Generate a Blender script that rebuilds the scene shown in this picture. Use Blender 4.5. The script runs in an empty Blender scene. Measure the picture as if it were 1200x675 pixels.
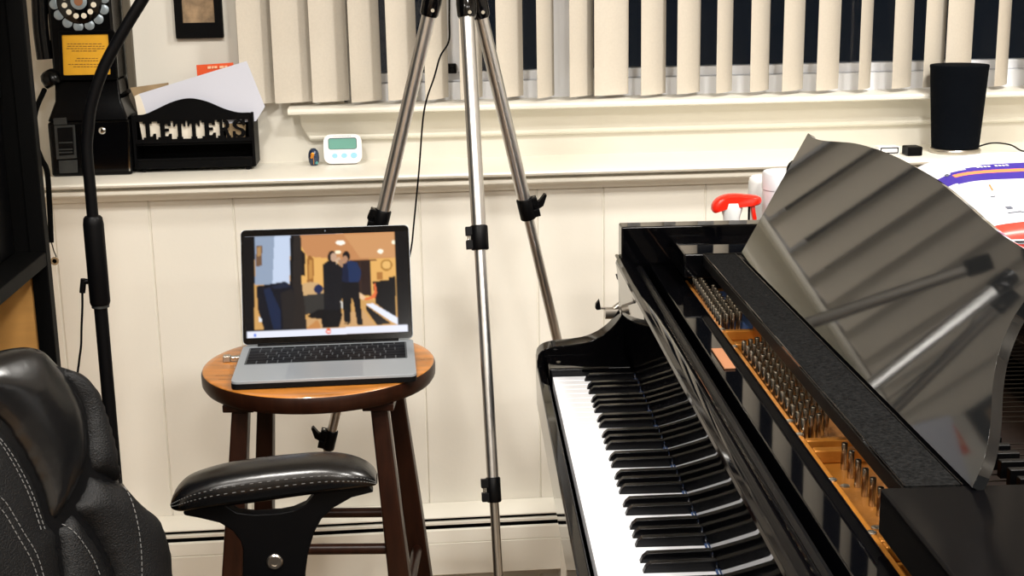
import bpy, bmesh, math, random
import numpy as np
from mathutils import Vector, Matrix
from mathutils.geometry import tessellate_polygon
random.seed(7)
PI = math.pi
SC = bpy.context.scene
COL = SC.collection

# ------------------------------------------------------------------ camera
F, YAW, PITCH, ROLL, H = 1591.56, -0.0863885, 0.228162, -0.0165489, 1.391
def _rot():
    cy, sy, cp, sp = math.cos(YAW), math.sin(YAW), math.cos(PITCH), math.sin(PITCH)
    cr, sr = math.cos(ROLL), math.sin(ROLL)
    w = np.array([-sy*cp, cy*cp, -sp]); r = np.array([cy, sy, 0.]); u = np.cross(r, w)
    return cr*r + sr*u, -sr*r + cr*u, w
CR, CU, CW = _rot()
CAMP = np.array([0, 0, H])
cam_d = bpy.data.cameras.new('camera'); cam = bpy.data.objects.new('camera', cam_d); COL.objects.link(cam)
cam_d.sensor_width = 36; cam_d.lens = F/1200*36; cam_d.clip_start = .05
m = Matrix.Identity(4)
for i in range(3):
    m[i][0], m[i][1], m[i][2], m[i][3] = CR[i], CU[i], -CW[i], CAMP[i]
cam.matrix_world = m
SC.camera = cam

def ray(x, y): return (x-600)/F*CR - (y-337.5)/F*CU + CW
def atY(x, y, Y):
    d = ray(x, y); p = CAMP + d*Y/d[1]; return (p[0], p[1], p[2])
def atZ(x, y, Z):
    d = ray(x, y); p = CAMP + d*(Z-H)/d[2]; return (p[0], p[1], p[2])
def on_plane(x, y, O, N):
    d = ray(x, y); O = np.array(O); N = np.array(N)
    return CAMP + d*(((O-CAMP)@N)/(d@N))

# ------------------------------------------------------------------ materials
def lin(c):
    return tuple((v/255/12.92 if v/255 <= .04045 else ((v/255+.055)/1.055)**2.4) for v in c)
def mat(name, rgb, rough=.5, metal=0., coat=0., bump=0., bscale=60., var=0., vscale=8., stretch=None, spec=.5,
        trans=0., emit=None, estr=1., rvar=0., sheen=0.):
    M = bpy.data.materials.new(name); M.use_nodes = True
    nt = M.node_tree; b = nt.nodes['Principled BSDF']
    c = lin(rgb)
    b.inputs['Base Color'].default_value = (*c, 1)
    b.inputs['Roughness'].default_value = rough; b.inputs['Metallic'].default_value = metal
    b.inputs['Specular IOR Level'].default_value = spec
    b.inputs['Coat Weight'].default_value = coat; b.inputs['Coat Roughness'].default_value = .05
    b.inputs['Transmission Weight'].default_value = trans
    if sheen: b.inputs['Sheen Weight'].default_value = sheen
    if emit:
        b.inputs['Emission Color'].default_value = (*lin(emit), 1); b.inputs['Emission Strength'].default_value = estr
    if var or bump or rvar:
        tc = nt.nodes.new('ShaderNodeTexCoord'); mp = nt.nodes.new('ShaderNodeMapping')
        nt.links.new(tc.outputs['Object'], mp.inputs['Vector'])
        if stretch: mp.inputs['Scale'].default_value = stretch
    if var:
        n = nt.nodes.new('ShaderNodeTexNoise'); n.inputs['Scale'].default_value = vscale; n.inputs['Detail'].default_value = 6
        nt.links.new(mp.outputs['Vector'], n.inputs['Vector'])
        r = nt.nodes.new('ShaderNodeValToRGB')
        r.color_ramp.elements[0].position = .3; r.color_ramp.elements[1].position = .72
        r.color_ramp.elements[0].color = (*[v*(1-var) for v in c], 1)
        r.color_ramp.elements[1].color = (*[min(1, v*(1+var)) for v in c], 1)
        nt.links.new(n.outputs['Fac'], r.inputs['Fac']); nt.links.new(r.outputs['Color'], b.inputs['Base Color'])
    if rvar:
        n3 = nt.nodes.new('ShaderNodeTexNoise'); n3.inputs['Scale'].default_value = vscale
        nt.links.new(mp.outputs['Vector'], n3.inputs['Vector'])
        mr = nt.nodes.new('ShaderNodeMapRange'); mr.inputs['To Min'].default_value = max(0, rough-rvar); mr.inputs['To Max'].default_value = rough+rvar
        nt.links.new(n3.outputs['Fac'], mr.inputs['Value']); nt.links.new(mr.outputs['Result'], b.inputs['Roughness'])
    if bump:
        n2 = nt.nodes.new('ShaderNodeTexNoise'); n2.inputs['Scale'].default_value = bscale; n2.inputs['Detail'].default_value = 4
        nt.links.new(mp.outputs['Vector'], n2.inputs['Vector'])
        bp = nt.nodes.new('ShaderNodeBump'); bp.inputs['Strength'].default_value = bump; bp.inputs['Distance'].default_value = .002
        nt.links.new(n2.outputs['Fac'], bp.inputs['Height']); nt.links.new(bp.outputs['Normal'], b.inputs['Normal'])
    return M
M = {}
def defm(k, *a, **kw): M[k] = mat(k, *a, **kw)
defm('wall_paint', (228,224,213), .5, bump=.08, bscale=120, var=.03, vscale=3)
defm('trim_paint', (236,232,220), .35, bump=.03, bscale=60)
defm('ceiling_paint', (232,228,218), .8, bump=.1, bscale=150)
defm('far_wall_paint', (208,203,193), .7, var=.05, vscale=2)
defm('window_white', (240,242,246), .35)
defm('vane', (201,193,179), .75, bump=.15, bscale=400, var=.03, vscale=200)
defm('heater_paint', (228,224,212), .4)
defm('heater_dark', (8,7,7), .8, spec=.05)
defm('piano_black', (3,3,4), .035, rvar=.01, vscale=5, spec=.17)
defm('desk_black', (20,21,22), .04, rvar=.012, vscale=4, spec=.5)
defm('shelf_lacquer', (4,4,5), .14, spec=.06)
defm('piano_satin', (4,4,5), .35, spec=.12)
defm('tray_felt', (17,17,17), .9, bump=.9, bscale=350, var=.7, vscale=260, spec=.03)
defm('white_key', (212,213,218), .22, spec=.5)
defm('black_key', (4,4,5), .2, spec=.22)
defm('plate_gold', (168,108,38), .42, metal=.5, bump=.25, bscale=90, var=.2, vscale=25)
defm('pin_steel', (175,170,160), .22, metal=1.)
defm('blue_felt', (40,66,110), .9, bump=.4, bscale=300)
defm('soundboard', (20,11,6), .5, spec=.15, var=.25, vscale=12, stretch=(1,12,1))
defm('string_steel', (60,54,48), .4, metal=1.)
defm('tan_wood_patch', (140,92,60), .6, var=.1)
defm('brass', (190,150,70), .3, metal=1.)
defm('screw_nickel', (200,195,185), .3, metal=1.)
defm('aluminium', (205,205,204), .31, metal=1., rvar=.05, vscale=3, stretch=(60,60,2))
defm('alu_dull', (160,154,146), .32, metal=1.)
defm('black_plastic', (5,5,6), .42, spec=.1)
defm('black_gloss', (4,4,5), .12, spec=.3)
defm('black_metal', (5,5,6), .45, spec=.1)
defm('rubber', (7,7,7), .8, spec=.05)
defm('stool_top', (168,106,42), .3, coat=.4, var=.36, vscale=5, stretch=(2,9,9), rvar=.08)
defm('stool_dark', (34,15,7), .36, spec=.2, var=.3, vscale=10, stretch=(9,9,1.5))
defm('leather', (7,7,8), .36, bump=.3, bscale=220, spec=.2)
defm('leather_smooth', (6,6,7), .27, bump=.35, bscale=24, spec=.5)
defm('leather_perf', (8,8,9), .5, bump=.6, bscale=520, spec=.2)
defm('thread', (88,88,87), .8)
defm('laptop_grey', (136,141,146), .4, metal=.6)
defm('trackpad', (138,144,151), .35, metal=.3)
defm('laptop_deck', (146,152,158), .45, metal=.3)
defm('laptop_bezel', (3,3,4), .12, spec=.2)
defm('key_black', (5,6,9), .5, spec=.1)
defm('laptop_base_shade', (9,9,10), .5, spec=.1)
defm('key_well', (66,70,74), .6)  # well kept lighter, standing in for highlights on the key edges
defm('phone_black', (5,5,6), .22, spec=.16)
defm('phone_grey', (48,50,50), .4, metal=.3, var=.2, vscale=60)
defm('chrome', (205,205,200), .12, metal=1.)
defm('card_yellow', (214,158,20), .6, var=.06, vscale=30)
defm('card_print', (120,84,14), .7)
defm('dial_white', (225,218,200), .4)
defm('dial_tab', (138,150,158), .3, metal=.3)
defm('grey_strip', (84,76,62), .6, var=.1)
defm('rack_black', (4,4,5), .5, spec=.08, bump=.15, bscale=40)
defm('paper', (204,207,220), .8, bump=.05, bscale=30)
defm('paper_cream', (226,218,202), .8)
defm('paper_brown', (150,128,96), .8, var=.2, vscale=40)
defm('orange_card', (216,76,14), .55)
defm('orange_print', (240,190,150), .6)
defm('art', (150,125,95), .6, var=.45, vscale=45)
defm('art_mat', (172,150,120), .6)
defm('white_plastic', (240,240,242), .35)
defm('lcd', (104,160,148), .25)
defm('lcd_dark', (30,48,66), .3)
defm('button_blue', (150,208,232), .4)
defm('faint_print', (196,198,202), .6)
defm('egg_blue', (22,42,70), .25, coat=.5)
defm('egg_gold', (200,130,40), .3, metal=.6)
defm('egg_teal', (70,140,140), .3)
defm('fabric_black', (9,12,17), .95, spec=.04, bump=.6, bscale=500)
defm('silver_ring', (176,170,160), .3, metal=.9)
defm('mailer_white', (198,199,206), .4, bump=.35, bscale=14)
defm('mailer_purple', (44,26,128), .4)
defm('mailer_orange', (244,120,70), .4)
defm('mailer_red', (226,48,32), .4)
defm('mailer_ink', (80,84,96), .6)
defm('red_plastic', (232,36,18), .3)
defm('tub_white', (214,216,222), .4)
defm('bottle_white', (226,228,228), .35)
defm('shelf_black', (4,4,4), .6, spec=.06)
defm('tan_board', (204,150,80), .65, var=.07, vscale=9, stretch=(1,1,6))
defm('tan_board_dark', (140,98,52), .65, var=.1)
defm('floor_wood', (158,130,100), .4, var=.2, vscale=4, stretch=(10,1,1))
defm('table_wood', (96,62,36), .5, var=.2, vscale=8, stretch=(1,9,9))
defm('door_brown', (60,40,28), .5, var=.2)
# window glass: thin pane that reflects a little and shows the night behind it
g = bpy.data.materials.new('window_glass'); g.use_nodes = True
nt = g.node_tree; nt.nodes.remove(nt.nodes['Principled BSDF'])
gl = nt.nodes.new('ShaderNodeBsdfGlossy'); gl.inputs['Roughness'].default_value = .02
tr = nt.nodes.new('ShaderNodeBsdfTransparent'); tr.inputs['Color'].default_value = (.8,.82,.85,1)
mx = nt.nodes.new('ShaderNodeMixShader'); mx.inputs['Fac'].default_value = .018
nt.links.new(tr.outputs[0], mx.inputs[1]); nt.links.new(gl.outputs[0], mx.inputs[2])
nt.links.new(mx.outputs[0], nt.nodes['Material Output'].inputs['Surface'])
M['window_glass'] = g
def emis(name, rgb, s):
    e = bpy.data.materials.new(name); e.use_nodes = True
    nt = e.node_tree; b = nt.nodes['Principled BSDF']
    b.inputs['Base Color'].default_value = (*lin(rgb), 1)
    b.inputs['Emission Color'].default_value = (*lin(rgb), 1); b.inputs['Emission Strength'].default_value = s
    M[name] = e

# ------------------------------------------------------------------ object helpers
XF = {}
def thing(name, label, cat, loc=(0,0,0), rz=0., group=None):
    o = bpy.data.objects.new(name, None); COL.objects.link(o)
    o.empty_display_size = .05
    o.location = loc; o.rotation_euler = (0,0,rz)
    XF[o.name] = Matrix.Translation(Vector(loc)) @ Matrix.Rotation(rz, 4, 'Z')
    tag(o, label, cat, group); return o
def tag(o, label=None, cat=None, group=None, kind=None):
    if label: o['label'] = label
    if cat: o['category'] = cat
    if group: o['group'] = group
    if kind: o['kind'] = kind
    return o

class MB:
    def __init__(s): s.v = []; s.f = []; s.mi = []; s.cur = 0
    def add(s, vs, fs):
        n = len(s.v); s.v += [tuple(p) for p in vs]; s.f += [tuple(i+n for i in f) for f in fs]; s.mi += [s.cur]*len(fs); return s
    def mat(s, i): s.cur = i; return s
    def box(s, x0, x1, y0, y1, z0, z1, T=None):
        vs = [(x,y,z) for x in (x0,x1) for y in (y0,y1) for z in (z0,z1)]
        if T is not None: vs = [tuple(T @ Vector(p)) for p in vs]
        return s.add(vs, [(0,1,3,2),(4,6,7,5),(0,4,5,1),(2,3,7,6),(0,2,6,4),(1,5,7,3)])
    def prism(s, poly, fn, d0, d1, holes=()):
        """2-D polygon (with holes) extruded: fn(a, b, d) -> 3-D point"""
        loops = [list(poly)] + [list(h) for h in holes]
        tri = tessellate_polygon([[Vector((a,b,0)) for a,b in l] for l in loops])
        flat = [p for l in loops for p in l]; n = len(flat)
        vs = [fn(a,b,d0) for a,b in flat] + [fn(a,b,d1) for a,b in flat]
        fs = [tuple(t) for t in tri] + [tuple(i+n for i in reversed(t)) for t in tri]
        k = 0
        for l in loops:
            m_ = len(l)
            for i in range(m_):
                j = (i+1) % m_; fs.append((k+i, k+j, n+k+j, n+k+i))
            k += m_
        return s.add(vs, fs)
    def tube(s, pts, r, seg=12, caps=True, flat=None):
        pts = [Vector(p) for p in pts]; n = len(pts)
        rs = [r]*n if not hasattr(r, '__len__') else list(r)
        base = len(s.v); prev = None; vs = []
        for i, p in enumerate(pts):
            t = (pts[min(i+1,n-1)] - pts[max(i-1,0)]).normalized()
            if prev is None:
                a = Vector((0,0,1)) if abs(t.z) < .9 else Vector((1,0,0))
                x = t.cross(a).normalized()
            else:
                x = (prev - t*prev.dot(t)).normalized()
            prev = x; y = t.cross(x)
            for k in range(seg):
                an = 2*PI*k/seg
                vs.append(p + x*rs[i]*math.cos(an) + y*rs[i]*math.sin(an)*(flat or 1))
        fs = []
        for i in range(n-1):
            for k in range(seg):
                a = i*seg+k; b = i*seg+(k+1)%seg
                fs.append((a, b, b+seg, a+seg))
        if caps:
            fs.append(tuple(range(seg-1,-1,-1))); fs.append(tuple((n-1)*seg+k for k in range(seg)))
        return s.add(vs, fs)
    def lathe(s, prof, seg=32, o=(0,0,0), T=None):
        """profile of (radius, height) turned about z"""
        vs = []; fs = []; n = len(prof)
        for r, z in prof:
            for k in range(seg):
                an = 2*PI*k/seg; p = Vector((r*math.cos(an), r*math.sin(an), z))
                if T is not None: p = T @ p
                vs.append(Vector(o)+p)
        for i in range(n-1):
            for k in range(seg):
                a = i*seg+k; b = i*seg+(k+1)%seg; fs.append((a,b,b+seg,a+seg))
        fs.append(tuple(range(seg-1,-1,-1))); fs.append(tuple((n-1)*seg+k for k in range(seg)))
        return s.add(vs, fs)
    def loft(s, rings, caps=True):
        vs = [p for r in rings for p in r]; k = len(rings[0]); fs = []
        for i in range(len(rings)-1):
            for j in range(k):
                a = i*k+j; b = i*k+(j+1)%k; fs.append((a,b,b+k,a+k))
        if caps:
            fs.append(tuple(range(k-1,-1,-1))); fs.append(tuple((len(rings)-1)*k+j for j in range(k)))
        return s.add(vs, fs)
    def build(s, name, mats, parent=None, world=False, bevel=0., bseg=2, smooth=True, angle=40, weld=False, sub=0):
        me = bpy.data.meshes.new(name)
        vs = s.v
        if parent is not None and world:
            inv = XF[parent.name].inverted(); vs = [tuple(inv @ Vector(p)) for p in vs]
        me.from_pydata([tuple(p) for p in vs], [], s.f); me.update()
        if not isinstance(mats, (list,tuple)): mats = [mats]
        for k in mats: me.materials.append(M[k])
        for p, i in zip(me.polygons, s.mi): p.material_index = i
        bm = bmesh.new(); bm.from_mesh(me)
        if weld: bmesh.ops.remove_doubles(bm, verts=bm.verts, dist=1e-5)
        bmesh.ops.recalc_face_normals(bm, faces=bm.faces)
        bm.to_mesh(me); bm.free()
        if smooth:
            me.shade_smooth(); me.set_sharp_from_angle(angle=math.radians(angle))
        o = bpy.data.objects.new(name, me); COL.objects.link(o)
        if parent is not None:
            o.parent = parent; XF[o.name] = XF[parent.name]
        else: XF[o.name] = Matrix.Identity(4)
        if bevel:
            b = o.modifiers.new('bevel', 'BEVEL'); b.width = bevel; b.segments = bseg; b.limit_method = 'ANGLE'; b.angle_limit = math.radians(35)
            b.harden_normals = True
        if sub:
            q = o.modifiers.new('sub', 'SUBSURF'); q.levels = sub; q.render_levels = sub
        return o
def struct(o): o['kind'] = 'structure'; return o
def put(src, loc=None, parent=None, rot=None, name=None):
    """linked copy of an object"""
    c = src.copy(); COL.objects.link(c)
    if parent is not None: c.parent = parent
    if loc is not None: c.location = loc
    if rot is not None: c.rotation_euler = rot
    XF[c.name] = XF[parent.name] if parent is not None else Matrix.Identity(4)
    return c
def smooth_path(pts, n=8):
    """Catmull-Rom through 3-D points"""
    P = [Vector(p) for p in pts]; P = [P[0]*2-P[1]] + P + [P[-1]*2-P[-2]]; out = []
    for i in range(1, len(P)-2):
        for k in range(n):
            t = k/n; a,b,c,d = P[i-1],P[i],P[i+1],P[i+2]
            out.append(.5*((2*b)+(c-a)*t+(2*a-5*b+4*c-d)*t*t+(3*b-a-3*c+d)*t**3))
    out.append(P[-2]); return out
def smooth2(pts, n=6):
    return [(p.x, p.y) for p in smooth_path([(a,b,0) for a,b in pts], n)]
def rrect(x0, x1, z0, z1, r, n=5):
    out = []
    for cx, cz, a0 in ((x1-r,z0+r,-90),(x1-r,z1-r,0),(x0+r,z1-r,90),(x0+r,z0+r,180)):
        for k in range(n+1):
            a = math.radians(a0+90*k/n); out.append((cx+r*math.cos(a), cz+r*math.sin(a)))
    return out
SCREEN_E = 0.72
MAIL = (.09,.46,.26,.33,.5,.35,-.84); MARKS = ((-.77,-.58,.009,.012),(-.79,-.66,.02,.004),(-.72,-.67,.05,.004),(-.78,-.30,.008,.004),(-.86,.33,.006,.012))
# ------------------------------------------------------------------ room shell
YB, YU = 2.95, 3.13                    # lower half wall, upper wall
XL, XR, YF, ZC = -2.4, 2.7, -3.2, 2.45
fl = MB(); fl.box(XL-.1, XR+.1, YF-.1, YU+.2, -.06, 0); struct(fl.build('floor', 'floor_wood', smooth=False))
ce = MB(); ce.box(XL-.1, XR+.1, YF-.1, YU+.2, ZC, ZC+.06); struct(ce.build('ceiling', 'ceiling_paint', smooth=False))
w = MB(); w.box(XL-.1, XL, YF, YU+.1, 0, ZC); struct(w.build('wall_left', 'far_wall_paint', smooth=False))
w = MB(); w.box(XR, XR+.1, YF, YU+.1, 0, ZC); struct(w.build('wall_right', 'far_wall_paint', smooth=False))
w = MB(); w.box(XL-.1, XR+.1, YF-.1, YF, 0, ZC); struct(w.build('wall_front', 'far_wall_paint', smooth=False))
# back wall: half wall of grooved panelling, upper panelling with the window opening
def grooved(mb, x0, x1, grooves, yf, yb, z0, z1):
    top = [(x0, yf)]
    for gx in sorted(grooves):
        if x0+.01 < gx < x1-.01:
            top += [(gx-.0028, yf), (gx-.0008, yf+.0035), (gx+.0008, yf+.0035), (gx+.0028, yf)]
    top += [(x1, yf)]
    n = len(top)
    vs = [(x,y,z) for z in (z0,z1) for x,y in top] + [(x,yb,z) for z in (z0,z1) for x in (x0,x1)]
    fs = [(i, i+1, n+i+1, n+i) for i in range(n-1)]
    a, b, c, d = 2*n, 2*n+1, 2*n+2, 2*n+3
    fs += [(0, n, c, a), (n-1, b, d, 2*n-1), (a, c, d, b)]
    fs += [tuple(range(n))[::-1] + (a, b), tuple(range(n, 2*n)) + (d, c)]
    mb.add(vs, fs)
GL = [-2.1,-1.9,-1.6,-1.35,-1.16,-.95,-.73,-.527,-.348,.055,.314,.462,.692,.9,1.05,1.3,1.62,1.8,2.1,2.4]
HX0, HX1, HZ0, HZ1 = -.105, 1.95, 1.09, 2.2
w = MB()
grooved(w, XL, XR, GL, YB, YU+.1, 0, .955)
grooved(w, XL, HX0, [-.9,-.583,-.33,-1.3,-1.8], YU, YU+.1, .955, ZC)
grooved(w, HX1, XR, [2.2], YU, YU+.1, .955, ZC)
w.box(HX0, HX1, YU, YU+.1, .955, HZ0); w.box(HX0, HX1, YU, YU+.1, HZ1, ZC)
struct(w.build('wall_back', 'wall_paint', smooth=False))
# wide ledge on the half wall, with its moulding
def extrude_x(name, prof, x0, x1, mt, parent=None):
    b = MB(); b.prism(prof, lambda a, z, d: (d, a, z), x0, x1); return b.build(name, mt, parent, angle=30)
led = [(3.131,.976),(2.888,.976),(2.8815,.9735),(2.880,.970),(2.8825,.9655),(2.892,.963),(2.904,.9615),(2.9105,.9595),
       (2.911,.957),(2.8985,.9565),(2.8965,.9535),(2.8965,.9485),(2.8995,.9455),(2.912,.944),(2.924,.9405),(2.933,.934),(2.938,.927),(2.951,.925),(2.951,.95),(3.131,.95)]
struct(extrude_x('trim_1', led, XL, XR, 'trim_paint'))
# window stool and apron
sb = MB()
sil = [(3.2,1.108),(3.034,1.108),(3.024,1.106),(3.020,1.101),(3.021,1.096),(3.028,1.093),(3.05,1.0925),(3.2,1.0925)]
sb.prism(sil, lambda a, z, d: (d, a, z), -.226, 2.05)
ap = [(-.207,1.0925),(-.203,1.06),(-.19,1.036),(-.182,1.026),(2.03,1.026),(2.04,1.0925)]
sb.prism(ap, lambda a, z, d: (a, d, z), 3.112, 3.131)
sb.prism([(3.131,1.038),(3.106,1.038),(3.104,1.034),(3.106,1.030),(3.112,1.027),(3.131,1.027)], lambda a,z,d:(d,a,z), -.186, 2.03)
struct(sb.build('trim_2', 'trim_paint', angle=30))
# windows
def window(n, x0, x1, stiles, latch=None):
    fr = MB(); y0, y1 = 3.155, 3.215
    fr.box(x0, x0+.05, y0, y1, HZ0+.015, HZ1); fr.box(x1-.05, x1, y0, y1, HZ0+.015, HZ1)
    fr.box(x0+.05, x1-.05, y0-.008, y1, HZ0+.015, HZ0+.058)
    fr.box(x0+.05, x1-.05, y0+.012, y1, HZ0+.058, HZ0+.08)
    fr.box(x0+.05, x1-.05, y0, y1, HZ1-.06, HZ1)
    root = struct(fr.build('window_%d' % n, 'window_white', bevel=.003))
    for sx0, sx1 in stiles:
        b = MB(); b.box(sx0, sx1, y0+.005, y1-.005, HZ0+.08, HZ1-.06); b.build('stile', 'window_white', root, bevel=.003)
    xs = [x0+.05] + [v for s in stiles for v in s] + [x1-.05]
    for a, c in zip(xs[::2], xs[1::2]):
        b = MB(); b.box(a, c, 3.188, 3.192, HZ0+.08, HZ1-.06); b.build('pane', 'window_glass', root, smooth=False)
    if latch:
        b = MB(); b.box(latch-.009, latch+.011, y0-.016, y0+.0047, HZ0+.078, HZ0+.1); b.box(latch-.004, latch+.006, y0-.024, y0-.0155, HZ0+.084, HZ0+.095)
        b.build('latch', 'black_plastic', root, bevel=.002)
    return root
window(1, -.1, .42, [(.132, .172)], latch=.142)
window(2, .42, 1.945, [])
# dark yard behind the glass is the world itself

# ------------------------------------------------------------------ vertical blind
VANES = [(-.29,.078),(-.215,.084),(-.136,.081),(-.056,.068),(.026,.066),(.109,.051),(.187,.05),(.269,.058),(.35,.037),(.434,.055),(.502,.078),
         (.596,.055),(.678,.053),(.761,.036),(.843,.044),(.926,.048),(1.009,.052),(1.095,.026),(1.177,.043),(1.257,.048),(1.316,.062),(1.419,.03),
         (1.5,.045),(1.58,.045),(1.66,.045),(1.74,.045),(1.82,.045),(1.9,.05)]
YV = 3.08
bl = thing('vertical_blind', 'cream vertical window blind with turned fabric slats hanging over the sill', 'blind', (.8, YV, 2.22))
b = MB(); b.box(-.36, 2.0, YV-.022, YV+.022, 2.2, 2.245); b.build('headrail', 'window_white', bl, world=True, bevel=.004)
for i, (x, wd) in enumerate(VANES):
    lo, hi = 0, math.radians(85)
    for _ in range(40):
        t = (lo+hi)/2
        if .089*(math.cos(t) - x/YV*math.sin(t)) > wd: lo = t
        else: hi = t
    th = lo + random.uniform(-.02,.02)
    b = MB(); n = 10; wv = .0445; pr = []
    for k in range(n+1):
        q = -1+2*k/n; pr.append((q*wv, -.0065*(1-q*q)))
    poly = pr + [(a, y+.0009) for a, y in reversed(pr)]
    ct, st_ = math.cos(th), math.sin(th)
    zb = 1.1165 + random.uniform(-.0015,.0015)
    sw = random.uniform(-.004,.004)
    b.prism(poly, lambda a, y, d: (x + a*ct - y*st_ + sw*(d-2.2), YV + a*st_ + y*ct, d), zb, 2.2)
    b.build('slat', 'vane', bl, world=True, angle=50)

# ------------------------------------------------------------------ baseboard heater
ht = thing('baseboard_heater', 'long cream painted baseboard heater along the wall below the ledge', 'heater', (-.8, 2.92, 0))
x0, x1 = -2.2, .352
hp = [(2.949,.012),(2.949,.201),(2.938,.201),(2.8935,.1935),(2.889,.189),(2.889,.1865),(2.8935,.1865),(2.8945,.1885),(2.944,.196),(2.944,.012)]
b = MB(); b.prism(hp, lambda a,z,d:(d,a,z), x0, x1); b.build('back_panel', 'heater_paint', ht, world=True)
b = MB(); b.prism([(2.892,.1775),(2.8895,.176),(2.8895,.1705),(2.892,.169),(2.9,.170),(2.9,.177)], lambda a,z,d:(d,a,z), x0, x1); b.build('damper_blade', 'heater_paint', ht, world=True)
b = MB(); b.prism([(2.894,.159),(2.890,.156),(2.8875,.1285),(2.8895,.1275),(2.8895,.1265),(2.8865,.1255),(2.8865,.05),(2.893,.046),(2.897,.046),(2.8905,.052),(2.8935,.127),(2.893,.153),(2.9,.157)], lambda a,z,d:(d,a,z), x0, x1)
b.build('front_cover', 'heater_paint', ht, world=True)
b = MB(); b.box(x0, x1-.004, 2.903, 2.943, .06, .1865); b.build('fin_core', 'heater_dark', ht, world=True)  # fin core coloured black to paint the shade in the slots
b = MB(); b.prism([(2.949,.008),(2.949,.2015),(2.938,.2015),(2.9,.196),(2.893,.19),(2.886,.13),(2.886,.03),(2.892,.008)], lambda a,z,d:(d,a,z), x1, x1+.014); b.build('end_cap', 'heater_paint', ht, world=True, bevel=.002)


# ------------------------------------------------------------------ lamps of the room: round flush lamps
emis('lamp_glow', (255,236,208), 4)
LAMPS = [(-.45,1.0,24),(.65,.65,30),(1.25,1.85,24),(-1.2,-.5,24),(.3,-1.3,34),(1.9,-1.3,24)]
for i, (x, y, e) in enumerate(LAMPS):
    lab = ['round flush ceiling lamp nearest above the wooden stool','round flush ceiling lamp just behind the camera right of its line','round flush ceiling lamp above the piano lid',
           'round flush ceiling lamp behind the office chair on the left side','round flush ceiling lamp in the middle behind the camera','round flush ceiling lamp behind the camera by the right wall'][i]
    t = thing('ceiling_light', lab, 'lamp', (x, y, ZC), group='round flush ceiling lamps')
    b = MB(); b.lathe([(.185,-.0),(.185,-.008),(.166,-.014),(.160,-.006),(.160,0)], 40); b.build('ring', 'window_white', t)
    b = MB(); b.lathe([(.159,-.001),(.155,-.006),(.0,-.009)], 32); b.build('lens', 'lamp_glow', t)
    L = bpy.data.lights.new('lamp', 'AREA'); L.shape = 'DISK'; L.size = .31; L.energy = e; L.color = (1,.968,.915)
    lo = bpy.data.objects.new('lamp', L); COL.objects.link(lo); lo.parent = t; lo.location = (0,0,-.016)
SC.world = bpy.data.worlds.new('night'); SC.world.use_nodes = True
bg = SC.world.node_tree.nodes['Background']; bg.inputs['Color'].default_value = (.012,.016,.022,1); bg.inputs['Strength'].default_value = .5
SC.view_settings.view_transform = 'Standard'; SC.view_settings.look = 'None'
SC.view_settings.gamma = 1; SC.view_settings.use_curve_mapping = False
SC.view_settings.exposure = 0.68
# ------------------------------------------------------------------ grand piano (local x: away from the player, y: towards the bass end, z up)
PY = -0.053188
KO = (.25032, 2.13692)
pn = thing('grand_piano', 'black glossy grand piano with open keyboard and raised music desk', 'piano', (KO[0], KO[1], 0), PY)
pp = np.array([math.cos(PY), math.sin(PY)]); pdv = np.array([-math.sin(PY), math.cos(PY)])
def P3(u, v, z): q = np.array(KO)+pp*u+pdv*v; return (q[0], q[1], z)
VO, VI, NI, NO = .12, .077, -1.302, -1.345      # outer / inner faces of the bass side and of the treble side
# curved rim
def piano_outline(off):
    o = off
    pts = [(.122, VO-o), (.9, VO-o), (1.18, VO-o)]
    tail = smooth2([(1.18,VO-o),(1.36-o*.6,.06-o*.5),(1.46-o,-.12),(1.45-o,-.33),(1.34-o,-.56+o*.3),(1.18-o,-.76+o*.5),(1.06-o,-.95+o*.5),(1.0-o,-1.15+o*.6),(.9-o,-1.29+o*.8),(.74,NO+o)], 5)
    return pts[:-1] + tail + [(.122, NO+o)]
out_, inn_ = piano_outline(0), piano_outline(.043)
b = MB(); n = len(out_); z0, z1 = .60, .974
vs = []
for (a, c) in ((out_, z0),(out_, z1),(inn_, z0),(inn_, z1)): vs += [(u,v,c) for u,v in a]
fs = []
for i in range(n-1):
    fs += [(i,i+1,n+i+1,n+i),(2*n+i,3*n+i,3*n+i+1,2*n+i+1),(n+i,n+i+1,3*n+i+1,3*n+i),(i,2*n+i,2*n+i+1,i+1)]
fs += [(0,n,3*n,2*n),(n-1,3*n-1,4*n-1,2*n-1)]
b.add(vs, fs); b.build('rim', 'piano_black', pn, bevel=.003, angle=30)
# arms with the scrolled profile
arm = [(-.021,.655),(-.022,.745)] + smooth2([(-.0215,.745),(-.019,.757),(-.008,.766),(.012,.7705),(.040,.7725),(.066,.777),(.09,.788),(.110,.805),(.124,.826),(.131,.85),(.1325,.872),(.129,.893),(.1155,.9165)], 4)[1:] + [(.1165,.9195),(.1215,.9195),(.1245,.914),(.126,.914),(.20,.914),(.20,.655)]
for v0, v1 in ((VI,VO),(NO,NI)):
    b = MB(); b.prism(arm, lambda u,z,d:(u,d,z), v0, v1); b.build('arm', 'piano_black', pn, bevel=.0025, angle=30)
# keybed, slip, key blocks
b = MB(); b.box(-.016,.32,NI,VI,.652,.70); b.build('keybed', 'piano_black', pn, bevel=.003)
b = MB(); b.box(-.0225,-.007,NI,VI,.664,.7345); b.build('key_slip', 'piano_black', pn, bevel=.003)
for v0, v1 in ((.0015,VI-.0005),(NI+.0005,-1.2265)):
    b = MB(); b.box(-.006,.1305,v0,v1,.70,.7535); b.build('key_block', 'piano_black', pn, bevel=.003)
    k = b; s_ = MB(); vm = (v0+v1)/2
    s_.lathe([(.0035,0),(.0035,.0012),(.001,.0012)], 12, o=(.012, vm, .7535)); s_.build('screw', 'screw_nickel', pn)
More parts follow.
